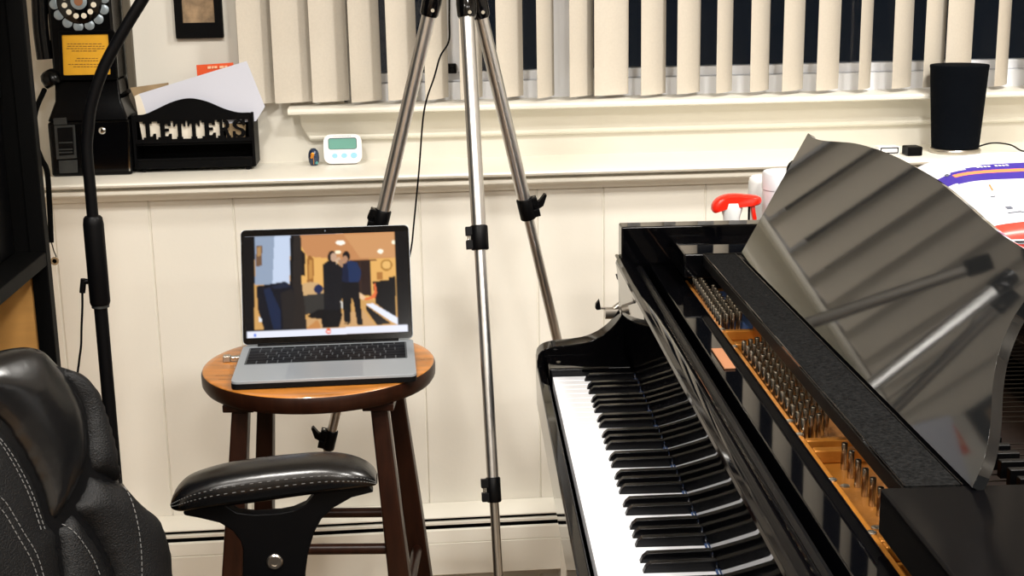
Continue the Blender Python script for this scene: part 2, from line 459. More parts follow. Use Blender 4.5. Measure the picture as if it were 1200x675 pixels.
# keys
KW = .0235
wk = MB(); wk.box(-.0005,.150,-KW+.0006,-.0006,.7195,.740)
w0 = wk.build('white_key', 'white_key', pn, bevel=.0011, bseg=2); w0['label'] = 'white piano key'
for i in range(1, 52): put(w0, (0,-KW*i,0), pn)
bk = MB()
def kq(u, hw, z): return [(u,-hw,z),(u,hw,z)]
vs = kq(.0495,.0052,.7385)+kq(.053,.0049,.7465)+kq(.0585,.0046,.7515)+kq(.1318,.0046,.7525)+kq(.1318,.0055,.7385)
bk.add(vs, [(0,1,3,2),(2,3,5,4),(4,5,7,6),(6,7,9,8),(8,9,1,0),(0,2,4,6,8),(1,9,7,5,3)])
b0 = None
for i in range(52):
    d = {0:0, 2:.0015, 3:-.0015, 5:.002, 6:0}.get(i % 7)
    if d is None or i == 51: continue
    if i % 7 == 0: d = -.002
    y = -KW*(i+1) + d
    if b0 is None:
        b0 = bk.build('black_key', 'black_key', pn, bevel=.0008, bseg=2); b0.location = (0, y, 0); b0['label'] = 'black piano key'
    else: put(b0, (0, y, 0), pn)
# felt strip behind the keys, its blue painting in a bluish reflection; fallboard
b = MB(); b.box(.1305,.1325,-1.2255,.001,.7401,.7425); b.build('felt_strip', 'blue_felt', pn)
fb = [(.1330,.7435),(.1135,.906),(.1120,.9135),(.1132,.9185),(.1185,.9215),(.130,.9195),(.140,.914),(.1475,.905),(.150,.885),(.150,.7435)]
b = MB(); b.prism(fb, lambda u,z,d:(u,d,z), NI+.001, VI-.001); b.build('fallboard', 'piano_black', pn, bevel=.001, angle=24)
b = MB(); b.prism([(.1475,.9055),(.152,.9085),(.1565,.9065),(.158,.90),(.158,.86),(.151,.86)], lambda u,z,d:(u,d,z), NI+.001, VI-.001); b.build('fallboard_hinge', 'piano_satin', pn)
# front rail with the little tan patch, iron plate, pins
b = MB(); b.box(.172,.2125,NI+.001,VI-.001,.70,.905); b.build('stretcher', 'piano_black', pn, bevel=.002)
b = MB(); b.box(.180,.1945,-.533,-.442,.9052,.9075); b.build('patch', 'tan_wood_patch', pn, bevel=.0008)
b = MB()
b.box(.2135,.315,-1.30,-.003,.866,.884)
b.box(.2135,.2215,-1.30,-.003,.884,.899)                 # raised front lip
for v0, v1 in ((-.395,-.315),(-.815,-.772),(-1.06,-1.035)):
    b.box(.2215,.30,v0,v0+.012,.884,.899); b.box(.2215,.30,v1-.010,v1,.884,.8985)
b.box(.262,.31,-.395,-.315,.884,.905)
pl = b.build('iron_plate', 'plate_gold', pn, bevel=.002)
pl['label'] = 'gold iron plate'
pinb = MB(); pinb.lathe([(.0034,.8842),(.0034,.9115),(.003,.913),(.0008,.9138)], 10)
pin0 = None; pins = []
def rows(v0, v1, nrow, cols, u0, du, slant, jit=0):
    for r in range(nrow):
        v = v0 + (v1-v0)*r/(nrow-1)
        for c in range(cols(r)): pins.append((u0(r)+du*c, v + slant*c))
rows(-.035, -.292, 14, lambda r: 2 if r < 4 else 3 if r < 8 else 4, lambda r: .226-.0004*r, .0105, .007)
rows(-.432, -.752, 14, lambda r: 4, lambda r: .2255, .0105, .0085)
rows(-.832, -1.03, 9, lambda r: 1, lambda r: .248, .0105, .007)
for u, v in pins:
    if pin0 is None:
        pin0 = pinb.build('tuning_pin', 'pin_steel', pl); pin0.location = (u, v, 0)
    else: put(pin0, (u, v, 0), pl)
for u, v in ((.217,-.32),(.217,-.41),(.2175,-.72),(.2175,-.765),(.217,-.90),(.236,-.88),(.236,-.985),(.2175,-1.03),(.224,-.015)):
    s_ = MB(); s_.lathe([(.0048,.0),(.0048,.0014),(.0032,.0022),(.001,.0022)], 14, o=(u,v,.899 if u < .2205 else .884))
    s_.box(u-.0033,u+.0033,v-.0004,v+.0004,.8992 if u < .2205 else .8842,.9015 if u < .2205 else .8865)
    s_.build('plate_screw', 'screw_nickel', pl)
b = MB(); b.box(.256,.272,-.30,-.075,.8845,.8965); b.build('felt_strip', 'blue_felt', pn, bevel=.001)
# strings (uncountable at this size), dampers, soundboard
b = MB()
for r in range(60):
    v = -.05 - 1.0*r/59
    if -.40 < v < -.31 or -.82 < v < -.77: continue
    b.box(.275,.60,v-.0005,v+.0005,.9055,.9065)
    b.box(.60,1.05,v*.9-.02-.0005,v*.9-.02+.0005,.9055,.9065)
so = b.build('strings', 'string_steel', pn, smooth=False); so['kind'] = 'stuff'
b = MB(); b.prism([(max(u,.216), v) for u, v in piano_outline(.044)], lambda u,v,d:(u,v,d), .80, .815); b.build('soundboard', 'soundboard', pn, smooth=False)
b = MB(); b.box(.60,.64,-1.2,.03,.87,.90); b.build('plate_bar', 'soundboard', pn, bevel=.003)
for r in range(44):
    v = -.06 - .98*r/43
    b = MB(); b.box(.372,.40,v-.0045,v+.0045,.9075,.925); dm = b.build('damper', 'piano_satin', pn, bevel=.001)
# shelves either side that carry the music desk
b = MB(); b.box(.203,.42,-.075,VI-.001,.918,.957); b.build('desk_shelf', 'piano_black', pn, bevel=.003)
b = MB(); b.box(.2115,.42,NI+.001,-1.066,.915,.957); b.build('desk_shelf', 'shelf_lacquer', pn, bevel=.003)
# desk tray and desk panel
b = MB(); b.box(.2325,.2985,-1.0655,-.0755,.938,.9545)
tr_ = b.build('desk_tray', 'piano_satin', pn, bevel=.0015)
b = MB(); b.box(.2345,.2825,-1.063,-.078,.9547,.9563); b.build('tray_lining', 'tray_felt', tr_)
b = MB(); b.box(.2325,.2345,-1.0655,-.0755,.9547,.958); b.box(.2828,.2845,-1.0655,-.0755,.9547,.9575); b.build('tray_edge', 'piano_black', tr_, bevel=.0006)
AD = math.radians(61.9); ca, sa = math.cos(AD), math.sin(AD)
top = smooth2([(-.100,.213),(-.125,.2105),(-.16,.2105),(-.2,.2135),(-.26,.220),(-.33,.227),(-.42,.231),(-.507,.2315),(-.6,.2285),(-.671,.224),(-.75,.216),(-.822,.2075),(-.88,.202),(-.925,.2),(-.955,.1965),(-.978,.183),(-.985,.163),(-.984,.137),(-.995,.107),(-1.016,.082),(-1.05,.053),(-1.072,.026),(-1.079,.002)], 4)
dk = top + [(-.100,.002)]
b = MB(); b.prism(dk, lambda v,s,d: (.2855+s*ca+d*sa, v, .958+s*sa-d*ca), 0, .011); b.build('music_desk', 'desk_black', pn, bevel=.0018, angle=30)
b = MB()
for v in (-.25,-.85): b.box(.345,.353,v-.008,v+.008,.925,1.03)
b.build('desk_prop', 'piano_satin', pn, bevel=.002)
# lid: main lid closed over the tail, its front flap folded back on top
lid = [(.60,VO+.008)] + [(u,v) for u,v in piano_outline(-.008) if u > .62] + [(.60,NO-.008)]
b = MB(); b.prism(lid, lambda u,v,d:(u,v,d), .9745, .994); b.build('lid', 'piano_black', pn, bevel=.003, angle=30)
b = MB(); b.prism([(.604,VO+.008),(.93,VO+.008),(.93,NO+.09)] + [(.93-.09*(1-math.cos(a)), NO+.09-.09*math.sin(a)) for a in np.linspace(.1,PI/2,8)] + [(.604,NO)], lambda u,v,d:(u,v,d), .9955, 1.013)
b.build('lid_flap', 'piano_black', pn, bevel=.003, angle=30)
b = MB()
for v in (-.2,-.65,-1.1): b.tube([(.601,v-.04,.997),(.601,v+.04,.997)], .005, 10)
b.build('lid_hinge', 'brass', pn)
# legs and pedals (under the case)
for u, v in ((.10,.03),(.10,-1.255),(1.28,-.28)):
    b = MB(); b.loft([[(u+s*a,v+s*c,z) for a,c in ((-1,-1),(1,-1),(1,1),(-1,1))] for z,s in ((.05,.026),(.075,.034),(.12,.03),(.45,.042),(.5,.05),(.52,.046),(.56,.058),(.652 if u<1 else .602,.058))])
    lg = b.build('leg', 'piano_black', pn, bevel=.004)
    b = MB(); b.lathe([(.02,.0),(.024,.01),(.024,.03),(.02,.05)], 20, o=(u,v,0)); b.build('caster', 'brass', lg)
b = MB()
for v in (-.55,-.68): b.tube([(.28,v,.652),(.26,v,.14)], .014, 12)
b.box(.2,.30,-.72,-.51,.09,.14); b.build('pedal_lyre', 'piano_black', pn, bevel=.004)
for v in (-.675,-.615,-.555):
    b = MB(); b.box(.10,.205,v-.012,v+.012,.095,.105); b.build('pedal', 'brass', pn, bevel=.004)
ZL = .976
# ------------------------------------------------------------------ wooden stool
SCX, SCY, SZ = -.14, 2.295, .735
stl = thing('bar_stool', 'round wooden bar stool with dark legs under the open laptop', 'stool', (SCX, SCY, 0), math.radians(-6))
b = MB(); b.lathe([(.02,.703),(.188,.703),(.197,.706),(.2012,.713),(.2015,.729),(.1995,.7338)], 72); b.build('seat_rim', 'stool_dark', stl, angle=30)
b = MB(); b.lathe([(.1993,.7339),(.1985,.7349),(.196,.7356),(.188,.7357),(.17,.7353),(.001,.735)], 72); st_top = b.build('seat', 'stool_top', stl, angle=30)
LEGS = [(-1,-1),(1,-1),(1,1),(-1,1)]
def legp(sx, sy, z):
    t = (.703-z)/.703
    return (sx*(.1145+.062*t), sy*(.110+.060*t))
for sx, sy in LEGS:
    rings = []
    for z, hw in ((.0,.0165),(.2,.0185),(.4,.0178),(.6,.0150),(.7025,.0140)):
        x, y = legp(sx, sy, z); rings.append([(x+a*hw, y+c*hw, z) for a, c in ((-1,-1),(1,-1),(1,1),(-1,1))])
    b = MB(); b.loft(rings); b.build('leg', 'stool_dark', stl, bevel=.004)
    x, y = legp(sx, sy, .69)
    b = MB(); b.box(x-.026,x+.026,y-.026,y+.026,.690,.7032); b.build('corner_block', 'stool_dark', stl, bevel=.002)
for (a, c, z) in ((0,1,.445),(2,3,.40),(1,2,.33),(3,0,.33)):
    p, q = legp(*LEGS[a], z), legp(*LEGS[c], z)
    b = MB(); b.tube([(p[0],p[1],z),(q[0],q[1],z)], .0095, 14); b.build('stretcher', 'stool_dark', stl)

# ------------------------------------------------------------------ laptop
LZ = SZ+.0005
LW, LD = .303, .224
lcx, lcy, lrz = -.1255, 2.262, math.radians(.4)
lp = thing('laptop', 'open grey laptop on the round stool showing a video call', 'laptop', (lcx, lcy, LZ), lrz)
def at_l(p): return tuple(XF[lp.name].inverted() @ Vector(p))
b = MB(); b.prism(rrect(-LW/2,LW/2,-LD/2,LD/2,.011), lambda x,y,d:(x,y,d), .0012, .0098)  # lower half of the base: black shadow put into its colour
b.mat(1); b.prism(rrect(-LW/2+.0004,LW/2-.0004,-LD/2+.0004,LD/2-.0004,.011), lambda x,y,d:(x,y,d), .0099, .0145)
b.mat(0); 
base = b.build('base', ['laptop_base_shade','laptop_deck'], lp, bevel=.0012)
for x, y in ((-.13,-.1),(.13,-.1),(-.13,.1),(.13,.1)):
    q = MB(); q.lathe([(.006,0),(.006,.0012)], 14, o=(x,y,0)); q.build('foot', 'rubber', base)
b = MB(); b.prism(rrect(-.1385,.1385,-.013,.093,.003), lambda x,y,d:(x,y,d), .01455, .0149); kb = b.build('keyboard', 'key_well', lp)
keyrows = [(.0895,.0085,[1]*14),(.0735,.0165,[1]*13+[1.6]),(.056,.0165,[1.6]+[1]*12+[1]),(.0385,.0165,[1.9]+[1]*11+[1.9]),(.021,.0165,[2.4]+[1]*10+[2.4]),(.0035,.0165,[1,1,1,1.3,5.6,1.3,1,1,1,1])]
for yc, hh, ws in keyrows:
    tot = sum(ws); x = -.1365; unit = .273/tot
    for wv in ws:
        q = MB(); q.box(x+.0011, x+wv*unit-.0011, yc-.005-hh/2+.0003, yc-.005+hh/2-.0006, .0149, .0158); q.build('key', 'key_black', kb, bevel=.0004, bseg=1)
        x += wv*unit
b = MB(); b.prism(rrect(-.063,.063,-LD/2+.007,-.019,.004), lambda x,y,d:(x,y,d), .01455, .0147); b.build('trackpad', 'trackpad', lp)
b = MB(); b.tube([(-.125,LD/2-.006,.0128),(.125,LD/2-.006,.0128)], .0058, 14); b.build('hinge', 'black_plastic', lp)
# lid: rises from the hinge, leaning back
LT = math.radians(21); LH = .209
lx0, ly0, lz0 = 0, LD/2-.006, .0165
def lidp(s, t, d):      # s across -.5..+.5, t up in metres, d behind the glass
    return (s, ly0 + t*math.sin(LT) + d*math.cos(LT), lz0 + t*math.cos(LT) - d*math.sin(LT))
b = MB(); b.prism(rrect(-LW/2,LW/2,0,LH,.009), lidp, .0008, .0052); lidm = b.build('lid', 'laptop_grey', lp, bevel=.0012)
b = MB(); b.prism(rrect(-LW/2+.001,LW/2-.001,.001,LH-.001,.0085), lidp, 0, .0009); b.build('bezel', 'laptop_bezel', lidm)
q = MB(); q.prism([(.0016*math.cos(a),LH-.0065+.0016*math.sin(a)) for a in np.linspace(0,2*PI,12,endpoint=False)], lidp, -.0003, .0002); q.build('camera_dot', 'lcd_dark', lidm)
# picture shown on the screen, drawn as coloured faces
def scr(x, y):
    t = .5; s = .5
    for _ in range(4):
        s = (x-22-48*t)/(943-13*t); t = (y-45+40*s)/(613-3*s)
    return s, t
def inpoly(x, y, poly):
    c = False; j = len(poly)-1
    for i in range(len(poly)):
        xi, yi = poly[i]; xj, yj = poly[j]
        if (yi > y) != (yj > y) and x < (xj-xi)*(y-yi)/(yj-yi)+xi: c = not c
        j = i
    return c
def ell(cx, cy, rx, ry, n=18): return [(cx+rx*math.cos(2*PI*k/n), cy+ry*math.sin(2*PI*k/n)) for k in range(n)]
SHAPES = [
 ([(103,78),(887,40),(917,545),(125,580)], (206,162,100)),
 ([(103,78),(887,40),(893,182),(640,200),(400,185),(355,110)], (196,142,96)),
 ([(600,60),(887,45),(893,182),(700,190)], (206,156,108)),
 ([(355,110),(400,182),(640,200),(893,182),(900,300),(880,420),(380,390),(360,330)], (226,178,106)),
 ([(103,78),(215,73),(215,335),(118,340)], (150,164,184)),
 ([(212,73),(300,69),(308,330),(213,338)], (196,208,228)),
 ([(112,128),(146,124),(150,234),(118,238)], (120,92,70)), ([(118,134),(140,131),(144,180),(122,184)], (176,140,96)),
 ([(400,182),(418,176),(436,192),(442,322),(405,326)], (158,108,52)), ([(410,200),(430,200),(434,300),(414,305)], (196,146,80)),
 ([(358,140),(388,166),(392,288),(364,282)], (34,26,22)),
 (ell(583,105,26,13), (255,250,236)), (ell(571,157,17,10), (255,244,214)), (ell(810,150,17,12), (255,250,230)), (ell(883,100,9,12), (255,246,220)),
 ([(640,200),(788,193),(790,200),(640,206)], (120,80,50)),
 ([(645,203),(756,199),(767,392),(700,385),(660,330)], (50,32,26)), ([(690,203),(700,203),(712,380),(702,382)], (66,44,34)),
 (ell(846,224,34,32), (176,132,66)), (ell(846,223,24,22), (230,186,116)),
 ([(790,265),(826,262),(828,304),(792,306)], (178,126,66)),
 ([(365,335),(420,318),(470,325),(500,372),(505,392),(385,392)], (204,170,124)), (ell(470,356,26,24), (36,48,86)),
 ([(385,392),(500,378),(505,470),(405,495)], (60,58,54)),
 ([(410,520),(500,470),(600,482),(720,470),(790,548),(600,565),(480,570),(415,572)], (204,164,116)),
 ([(405,572),(470,520),(490,560),(480,572)], (196,140,84)),
 ([(770,312),(862,306),(860,288),(897,284),(906,520),(860,480),(790,430)], (12,12,14)),
 ([(720,408),(760,396),(782,372),(776,330),(786,320),(796,372),(786,402),(738,416)], (226,120,70)),
 ([(690,365),(735,400),(720,415),(690,395)], (230,196,160)),
 ([(736,437),(772,430),(916,508),(917,545),(888,532)], (228,232,244)), ([(740,470),(800,546),(880,540),(735,440)], (30,26,24)),
 ([(300,70),(355,66),(362,90),(376,330),(402,470),(412,575),(318,578),(316,345)], (44,38,34)), ([(300,70),(318,70),(326,345),(310,345)], (14,13,14)),
 ([(125,345),(285,318),(330,352),(340,420),(315,574),(180,580),(140,470)], (13,18,30)), ([(165,360),(200,350),(262,470),(270,570),(230,575)], (26,42,72)), ([(205,345),(285,322),(320,345),(230,360)], (30,40,60)),
 ([(262,380),(320,356),(350,420),(330,560),(285,575)], (40,36,34)),
 ([(145,505),(165,520),(165,535),(148,535)], (220,224,230)),
 ([(412,502),(470,468),(600,466),(606,500),(590,562),(500,566),(490,515),(440,515)], (10,10,12)),
 ([(488,225),(515,206),(560,206),(598,240),(606,330),(600,465),(505,470),(496,330)], (20,22,28)),
 (ell(538,182,24,33), (30,22,20)), (ell(547,184,17,24), (196,164,140)), ([(556,200),(580,180),(590,205),(565,222)], (206,178,150)),
 ([(600,220),(640,200),(680,212),(706,262),(700,300),(690,325),(598,322)], (34,54,92)), ([(600,225),(625,210),(640,330),(598,322)], (22,34,62)),
 ([(598,318),(692,318),(700,390),(722,545),(692,548),(668,430),(655,400),(652,535),(620,536),(604,420)], (14,15,20)),
 ([(595,420),(606,425),(608,460),(598,455)], (220,214,206)),
 (ell(618,180,22,30), (26,20,20)), (ell(612,196,15,20), (180,140,112)), ([(575,200),(605,195),(600,235),(580,230)], (176,140,112)),
 ([(640,535),(655,535),(640,545),(616,542)], (12,12,14)),
 ([(88,590),(972,543),(973,579),(90,629)], (226,228,240)), (ell(533,583,15,15), (232,104,74)), ([(524,579),(541,578),(541,587),(524,588)], (252,240,236)), (ell(131,607,8,8), (96,130,220)),
]
SH = [([scr(x, y) for x, y in p], c) for p, c in SHAPES]
NX, NY = 220, 132
S0, S1, T0, T1 = .012, .988, .055, .945
acc = np.zeros((NY+1, NX+1, 3))
for p, c in SH:
    xs = [a for a, _ in p]; ys = [d for _, d in p]; lc = lin(c)
    for j in range(NY+1):
        t = T0+(T1-T0)*j/NY
        if not min(ys) <= t <= max(ys): continue
        for i in range(NX+1):
            s = S0+(S1-S0)*i/NX
            if min(xs) <= s <= max(xs) and inpoly(s, t, p): acc[j, i] = lc
k = acc.copy()                       # the call's picture is soft
k = k**1.12
for ax in (0, 1): k = (np.roll(k,1,ax)+2*k+np.roll(k,-1,ax))/4
me = bpy.data.meshes.new('screen')
vs = [lidp((S0+(S1-S0)*i/NX-.5)*(LW-.002), .001+(1-(T0+(T1-T0)*j/NY))*(LH-.002), -.0004) for j in range(NY+1) for i in range(NX+1)]
fs = [(j*(NX+1)+i, (j+1)*(NX+1)+i, (j+1)*(NX+1)+i+1, j*(NX+1)+i+1) for j in range(NY) for i in range(NX)]
me.from_pydata(vs, [], fs)
ca_ = me.color_attributes.new('picture', 'FLOAT_COLOR', 'POINT')
ca_.data.foreach_set('color', np.concatenate([k.reshape(-1,3), np.ones(((NX+1)*(NY+1),1))], 1).astype(np.float32).ravel())
sm = bpy.data.materials.new('screen_picture'); sm.use_nodes = True
nt = sm.node_tree; bs = nt.nodes['Principled BSDF']; an = nt.nodes.new('ShaderNodeVertexColor'); an.layer_name = 'picture'
bs.inputs['Base Color'].default_value = (.004,.004,.005,1); bs.inputs['Roughness'].default_value = .15; bs.inputs['Specular IOR Level'].default_value = .12
nt.links.new(an.outputs['Color'], bs.inputs['Emission Color']); bs.inputs['Emission Strength'].default_value = SCREEN_E
me.materials.append(sm)
so = bpy.data.objects.new('screen', me); COL.objects.link(so); so.parent = lidm
# plug in the laptop's left side
ud = thing('usb_plug', 'small silver plug stuck into the left side of the laptop', 'plug', (lcx-LW/2-.012, lcy+.062, LZ), lrz)
b = MB(); b.box(-.006,.0112,-.006,.006,.0025,.0095); b.build('connector', 'chrome', ud, bevel=.001)
b = MB(); b.box(-.019,-.006,-.0075,.0075,.0005,.0115); b.build('plug_body', 'silver_ring', ud, bevel=.0015)

# ------------------------------------------------------------------ tripod
TP = (.0, 2.42)
tp_c = atY(533, -55, TP[1])
tcx, tcz = tp_c[0], tp_c[2]
tpd = thing('tripod', 'tall silver aluminium tripod standing behind the laptop stool', 'tripod', (tcx, TP[1], 0))
def foot_on(line, Yf):
    lo, hi = 600., 1400.
    for _ in range(60):
        y = (lo+hi)/2; p = atZ(line(y), y, 0)
        if p[1] > Yf: lo = y
        else: hi = y
    return Vector(atZ(line(y), y, 0))
LINES = [(lambda y: 555+.0580*(y-185), 1.99, -.06, 547.2, 18, (185,)),       # towards the room
         (lambda y: 452-.2455*(y-262), 2.60, .02, 503, 16, ()),
         (lambda y: 627+.2260*(y-269), 2.66, .03, 563.5, 18, ())]
hubR = .035
for k, (ln, Yf, dy, px, pyy, _) in enumerate(LINES):
    ft = foot_on(ln, Yf)
    tp0 = Vector(atY(px, pyy, TP[1]+dy))
    ax = (ft-tp0); L = ax.length; ax.normalize()
    piv = tp0 - ax*.045
    def at_d(q): return tp0 + ax*q
    def d_at_z(z): return (tp0.z-z)/(tp0.z-ft.z)*L
    # lengths of the three sections, by the height of the clamps seen
    lock1 = {0: atY(0,277,2.30)[2], 1: 0, 2: 0}[k]
    ylk = ((556,279),(452,259),(622,245))[k]
    # find the point of the axis that projects closest to the upper clamp
    def nearest(pyx):
        best = None
        for i in range(400):
            q = L*i/400; P = at_d(q); d = np.array(P)-CAMP
            yy = 337.5-F*(d@CU)/(d@CW)
            e = abs(yy-pyx)
            if best is None or e < best[0]: best = (e, q)
        return best[1]
    q1 = nearest(ylk[1]); q2 = nearest((574,515,573)[k]) if k < 2 else q1+.40
    leg = MB(); leg.tube([at_d(-.012), at_d(q1)], .0125, 24); lg = leg.build('leg', 'aluminium', tpd, world=True)
    b = MB(); b.tube([at_d(q1-.02), at_d(q2)], .0098, 20); b.build('middle_tube', 'aluminium', lg, world=True)
    b = MB(); b.tube([at_d(q2-.02), at_d(L-.02)], .0078, 20); b.build('lower_tube', 'alu_dull', lg, world=True)
    b = MB(); b.tube([at_d(L-.03), at_d(L-.012), at_d(L-.003)], [.0095,.0105,.007], 16); b.build('rubber_foot', 'rubber', lg, world=True)
    # clamps: collar, two ears with a bolt and a lever
    side = ax.cross(Vector((0,1,0))).normalized()      # to the left or right in the picture plane
    fwd = ax.cross(side).normalized()
    for q, r, first in ((q1,.0152,True),(q2,.0125,False)):
        c = MB(); c.tube([at_d(q-.021), at_d(q-.019), at_d(q+.019), at_d(q+.021)], [r-.0012,r,r,r-.0012], 20)
        sg = -1 if k < 2 else 1
        s3 = side if side.x*sg > 0 else -side
        T = Matrix((( s3.x, fwd.x, ax.x, 0),(s3.y, fwd.y, ax.y, 0),(s3.z, fwd.z, ax.z, 0),(0,0,0,1)))
        T.translation = at_d(q)
        c.box(r*.4, r+.008, -.009, .009, -.019, -.004, T); c.box(r*.4, r+.008, -.009, .009, .004, .019, T)
        cl = c.build('leg_clamp', 'black_plastic', lg, world=True, bevel=.0012)
        c = MB(); c.tube([tuple(T @ Vector((r+.003,0,-.0195))), tuple(T @ Vector((r+.003,0,.0195)))], .0024, 10); c.build('bolt', 'chrome', lg, world=True)
        if k == 2 or (k == 1 and not first):
            c = MB(); c.prism([(r,-.006),(r+.012,-.010),(r+.024,-.020),(r+.028,-.017),(r+.017,.002),(r,.008)], lambda a,z,d: tuple(T @ Vector((a,d,z))), -.006, .006)
            c.build('lever', 'black_plastic', lg, world=True, bevel=.001)
        if k == 1 and first:
            c = MB(); c.prism([(r-.002,-.010),(r+.009,-.014),(r+.011,.0),(r,.016)], lambda a,z,d: tuple(T @ Vector((a,d,z))), -.006, .006)
            c.build('lever', 'black_plastic', lg, world=True, bevel=.001)
    # black yoke at the top of the leg
    c = MB(); c.tube([piv-ax*.0, at_d(-.02), at_d(.0), at_d(.004)], [.016,.0175,.0165,.0145], 20); yk = c.build('leg_yoke', 'black_gloss', lg, world=True)
    p = at_d(-.006) + Vector((.004, -.0165, 0))
    c = MB(); c.tube([p, p+Vector((0,-.003,0))], .0032, 12); c.build('rivet', 'chrome', lg, world=True)
c = MB(); c.lathe([(.02,-.03),(.036,-.02),(.042,.0),(.042,.02),(.03,.03),(.024,.05)], 28, o=(0,0,tcz+.015)); c.build('hub', 'black_plastic', tpd)
c = MB(); c.tube([(0,0,tcz+.06),(0,0,tcz+.30)], .012, 16); c.build('centre_column', 'aluminium', tpd)
c = MB(); c.lathe([(.03,0),(.034,.006),(.034,.03),(.022,.04),(.022,.06)], 24, o=(0,0,tcz+.30)); c.box(-.03,.03,-.03,.03,tcz+.36,tcz+.375); c.build('head', 'black_plastic', tpd, bevel=.002)
# cable from the tripod down behind the laptop
pts = [atY(527,-40,2.385), atY(526.5,20,2.385), atY(526,48,2.388), atY(516,66,2.392), atY(509,90,2.40), atY(497,130,2.41), atY(491,200,2.42), atY(485,262,2.425), atY(482,290,2.43), atY(474,330,2.46), (atY(468,380,2.46)[0],2.47,.742)]
b = MB(); b.tube(smooth_path(pts, 8), .0016, 8); tag(b.build('cable', 'black_plastic'), 'thin black cable hanging from the tripod down behind the laptop', 'cable')
# ------------------------------------------------------------------ picture on the wall
pf = thing('picture_frame', 'small black framed picture on the panelled wall above the letter rack', 'picture', (-.417, YU-.008, 1.33))
b = MB(); b.prism(rrect(-.052,.052,-.07,.07,.002,2), lambda x,z,d:(x,d,z), -.008, .0075, holes=[[(-.035,-.036),(.035,-.036),(.035,.054),(-.035,.054)]]); b.build('frame', 'rack_black', pf, bevel=.0015)
b = MB(); b.box(-.036,.036,.0,.004,-.037,.055); b.build('picture', 'art', pf, smooth=False)

# ------------------------------------------------------------------ payphone on the ledge
ph = thing('payphone', 'old black rotary payphone with a yellow instruction card at the left end of the ledge', 'telephone', (-.647, 3.05, ZL))
def Q(x, y, Y): p = atY(x, y, Y); return (p[0]+.647, p[2]-ZL)
def quad(mb, pts, Y, t):          # outline seen on plane Y, given thickness towards the room
    poly = [Q(x, y, Y) for x, y in pts]
    mb.prism(poly, lambda a,z,d:(a, d, z), Y-3.05, Y-3.05-t); return mb
yb = .078                          # wall side
b = MB(); b.box(-.0885,.0825,-.055,yb,.0005,.118); b.build('coin_cabinet', 'phone_black', ph, bevel=.006, bseg=3)
b = MB(); b.loft([[(-.0885,-.052,.1181),(.0825,-.052,.1181),(.0825,yb,.1181),(-.0885,yb,.1181)],[(-.074,-.03,.16),(.066,-.03,.16),(.066,yb,.16),(-.074,yb,.16)],[(-.071,-.028,.204),(.063,-.028,.204),(.063,yb,.204),(-.071,yb,.204)]]); b.build('shoulder', 'phone_black', ph, bevel=.004)
b = MB(); b.box(-.071,.063,-.038,yb,.2045,.50); b.build('upper_housing', 'phone_black', ph, bevel=.006, bseg=3)
b = MB(); b.box(.0665,.0825,.06,yb,.1185,.52); b.build('grey_strip', 'grey_strip', ph, bevel=.002)  # grey-brown strip along the right of the upper housing
b = MB(); quad(b, [(95,144),(150,142),(151.5,200),(97,202)], 2.9945, .004); dr = b.build('coin_door', 'black_gloss', ph, bevel=.0012)
b = MB(); quad(b, [(149,142),(150.8,142),(153,200.2),(151.2,200.2)], 2.9903, .0012); quad(b, [(95,142.6),(149.8,140.8),(149.8,142),(95,143.8)], 2.9903, .0012); b.build('door_edge', 'chrome', dr)
b = MB(); c = Q(120,153,2.99); b.lathe([(.0075,.0),(.0075,.003),(.005,.005),(.002,.005)], 20, o=(c[0],-.0602,c[1]), T=Matrix.Rotation(PI/2,4,'X')); b.build('lock', 'chrome', dr)
b = MB(); quad(b, [(64,147),(88,146),(90.5,185),(67,186.5)], 2.9945, .006); cs = b.build('coin_return', 'phone_grey', ph, bevel=.001)
b = MB(); quad(b, [(67,150),(85,149),(87,181),(69.5,182.5)], 2.988, .0012); b.build('coin_slot', 'black_plastic', cs)
b = MB()
for y in (166,174,177.5): quad(b, [(69,y+.6),(85,y),(85,y+1.6),(69,y+2.2)], 2.9862, .0012)
b.build('slot_bar', 'phone_grey', cs)
b = MB(); quad(b, [(69,188),(91,187),(91.5,202),(70,203)], 2.9945, .004); b.build('number_plate', 'phone_grey', ph, bevel=.001)
b = MB(); quad(b, [(63,138.5),(78,137.5),(79,145.5),(63.5,146.5)], 2.9945, .006); b.build('reset_plate', 'phone_grey', ph, bevel=.001)
# card in its frame
b = MB(); b.prism([Q(*p,3.0115) for p in ((69,36),(134,35),(138,93),(71,94))], lambda a,z,d:(a,d,z), -.0385, -.0445, holes=[[Q(*p,3.0115) for p in ((73,41),(127,40),(130,87),(75,88))]]); cf = b.build('card_frame', 'phone_black', ph, bevel=.0015)
b = MB(); quad(b, [(133.2,37),(135,37),(139,92),(137.2,92)], 3.0045, .001); b.build('frame_edge', 'chrome', cf)
b = MB(); quad(b, [(72,40),(128,39),(131,88),(74,89)], 3.0113, .002); cd = b.build('instruction_card', 'card_yellow', ph, smooth=False); cd['label'] = 'yellow instruction card'
b = MB()
for i, (y, xa, xb_) in enumerate(((51,79,120),(53.8,79,123),(56.6,78,124),(59.4,84,116),(68,90,116),(70.8,88,116),(75,80,125),(77.8,86,118))):
    x = xa
    while x < xb_-2:
        wd = random.uniform(2,5); quad(b, [(x,y),(min(x+wd,xb_),y-.1),(min(x+wd,xb_),y+.8),(x,y+.9)], 3.0092, .0003); x += wd+1.1
b.build('card_print', 'card_print', cd, smooth=False)
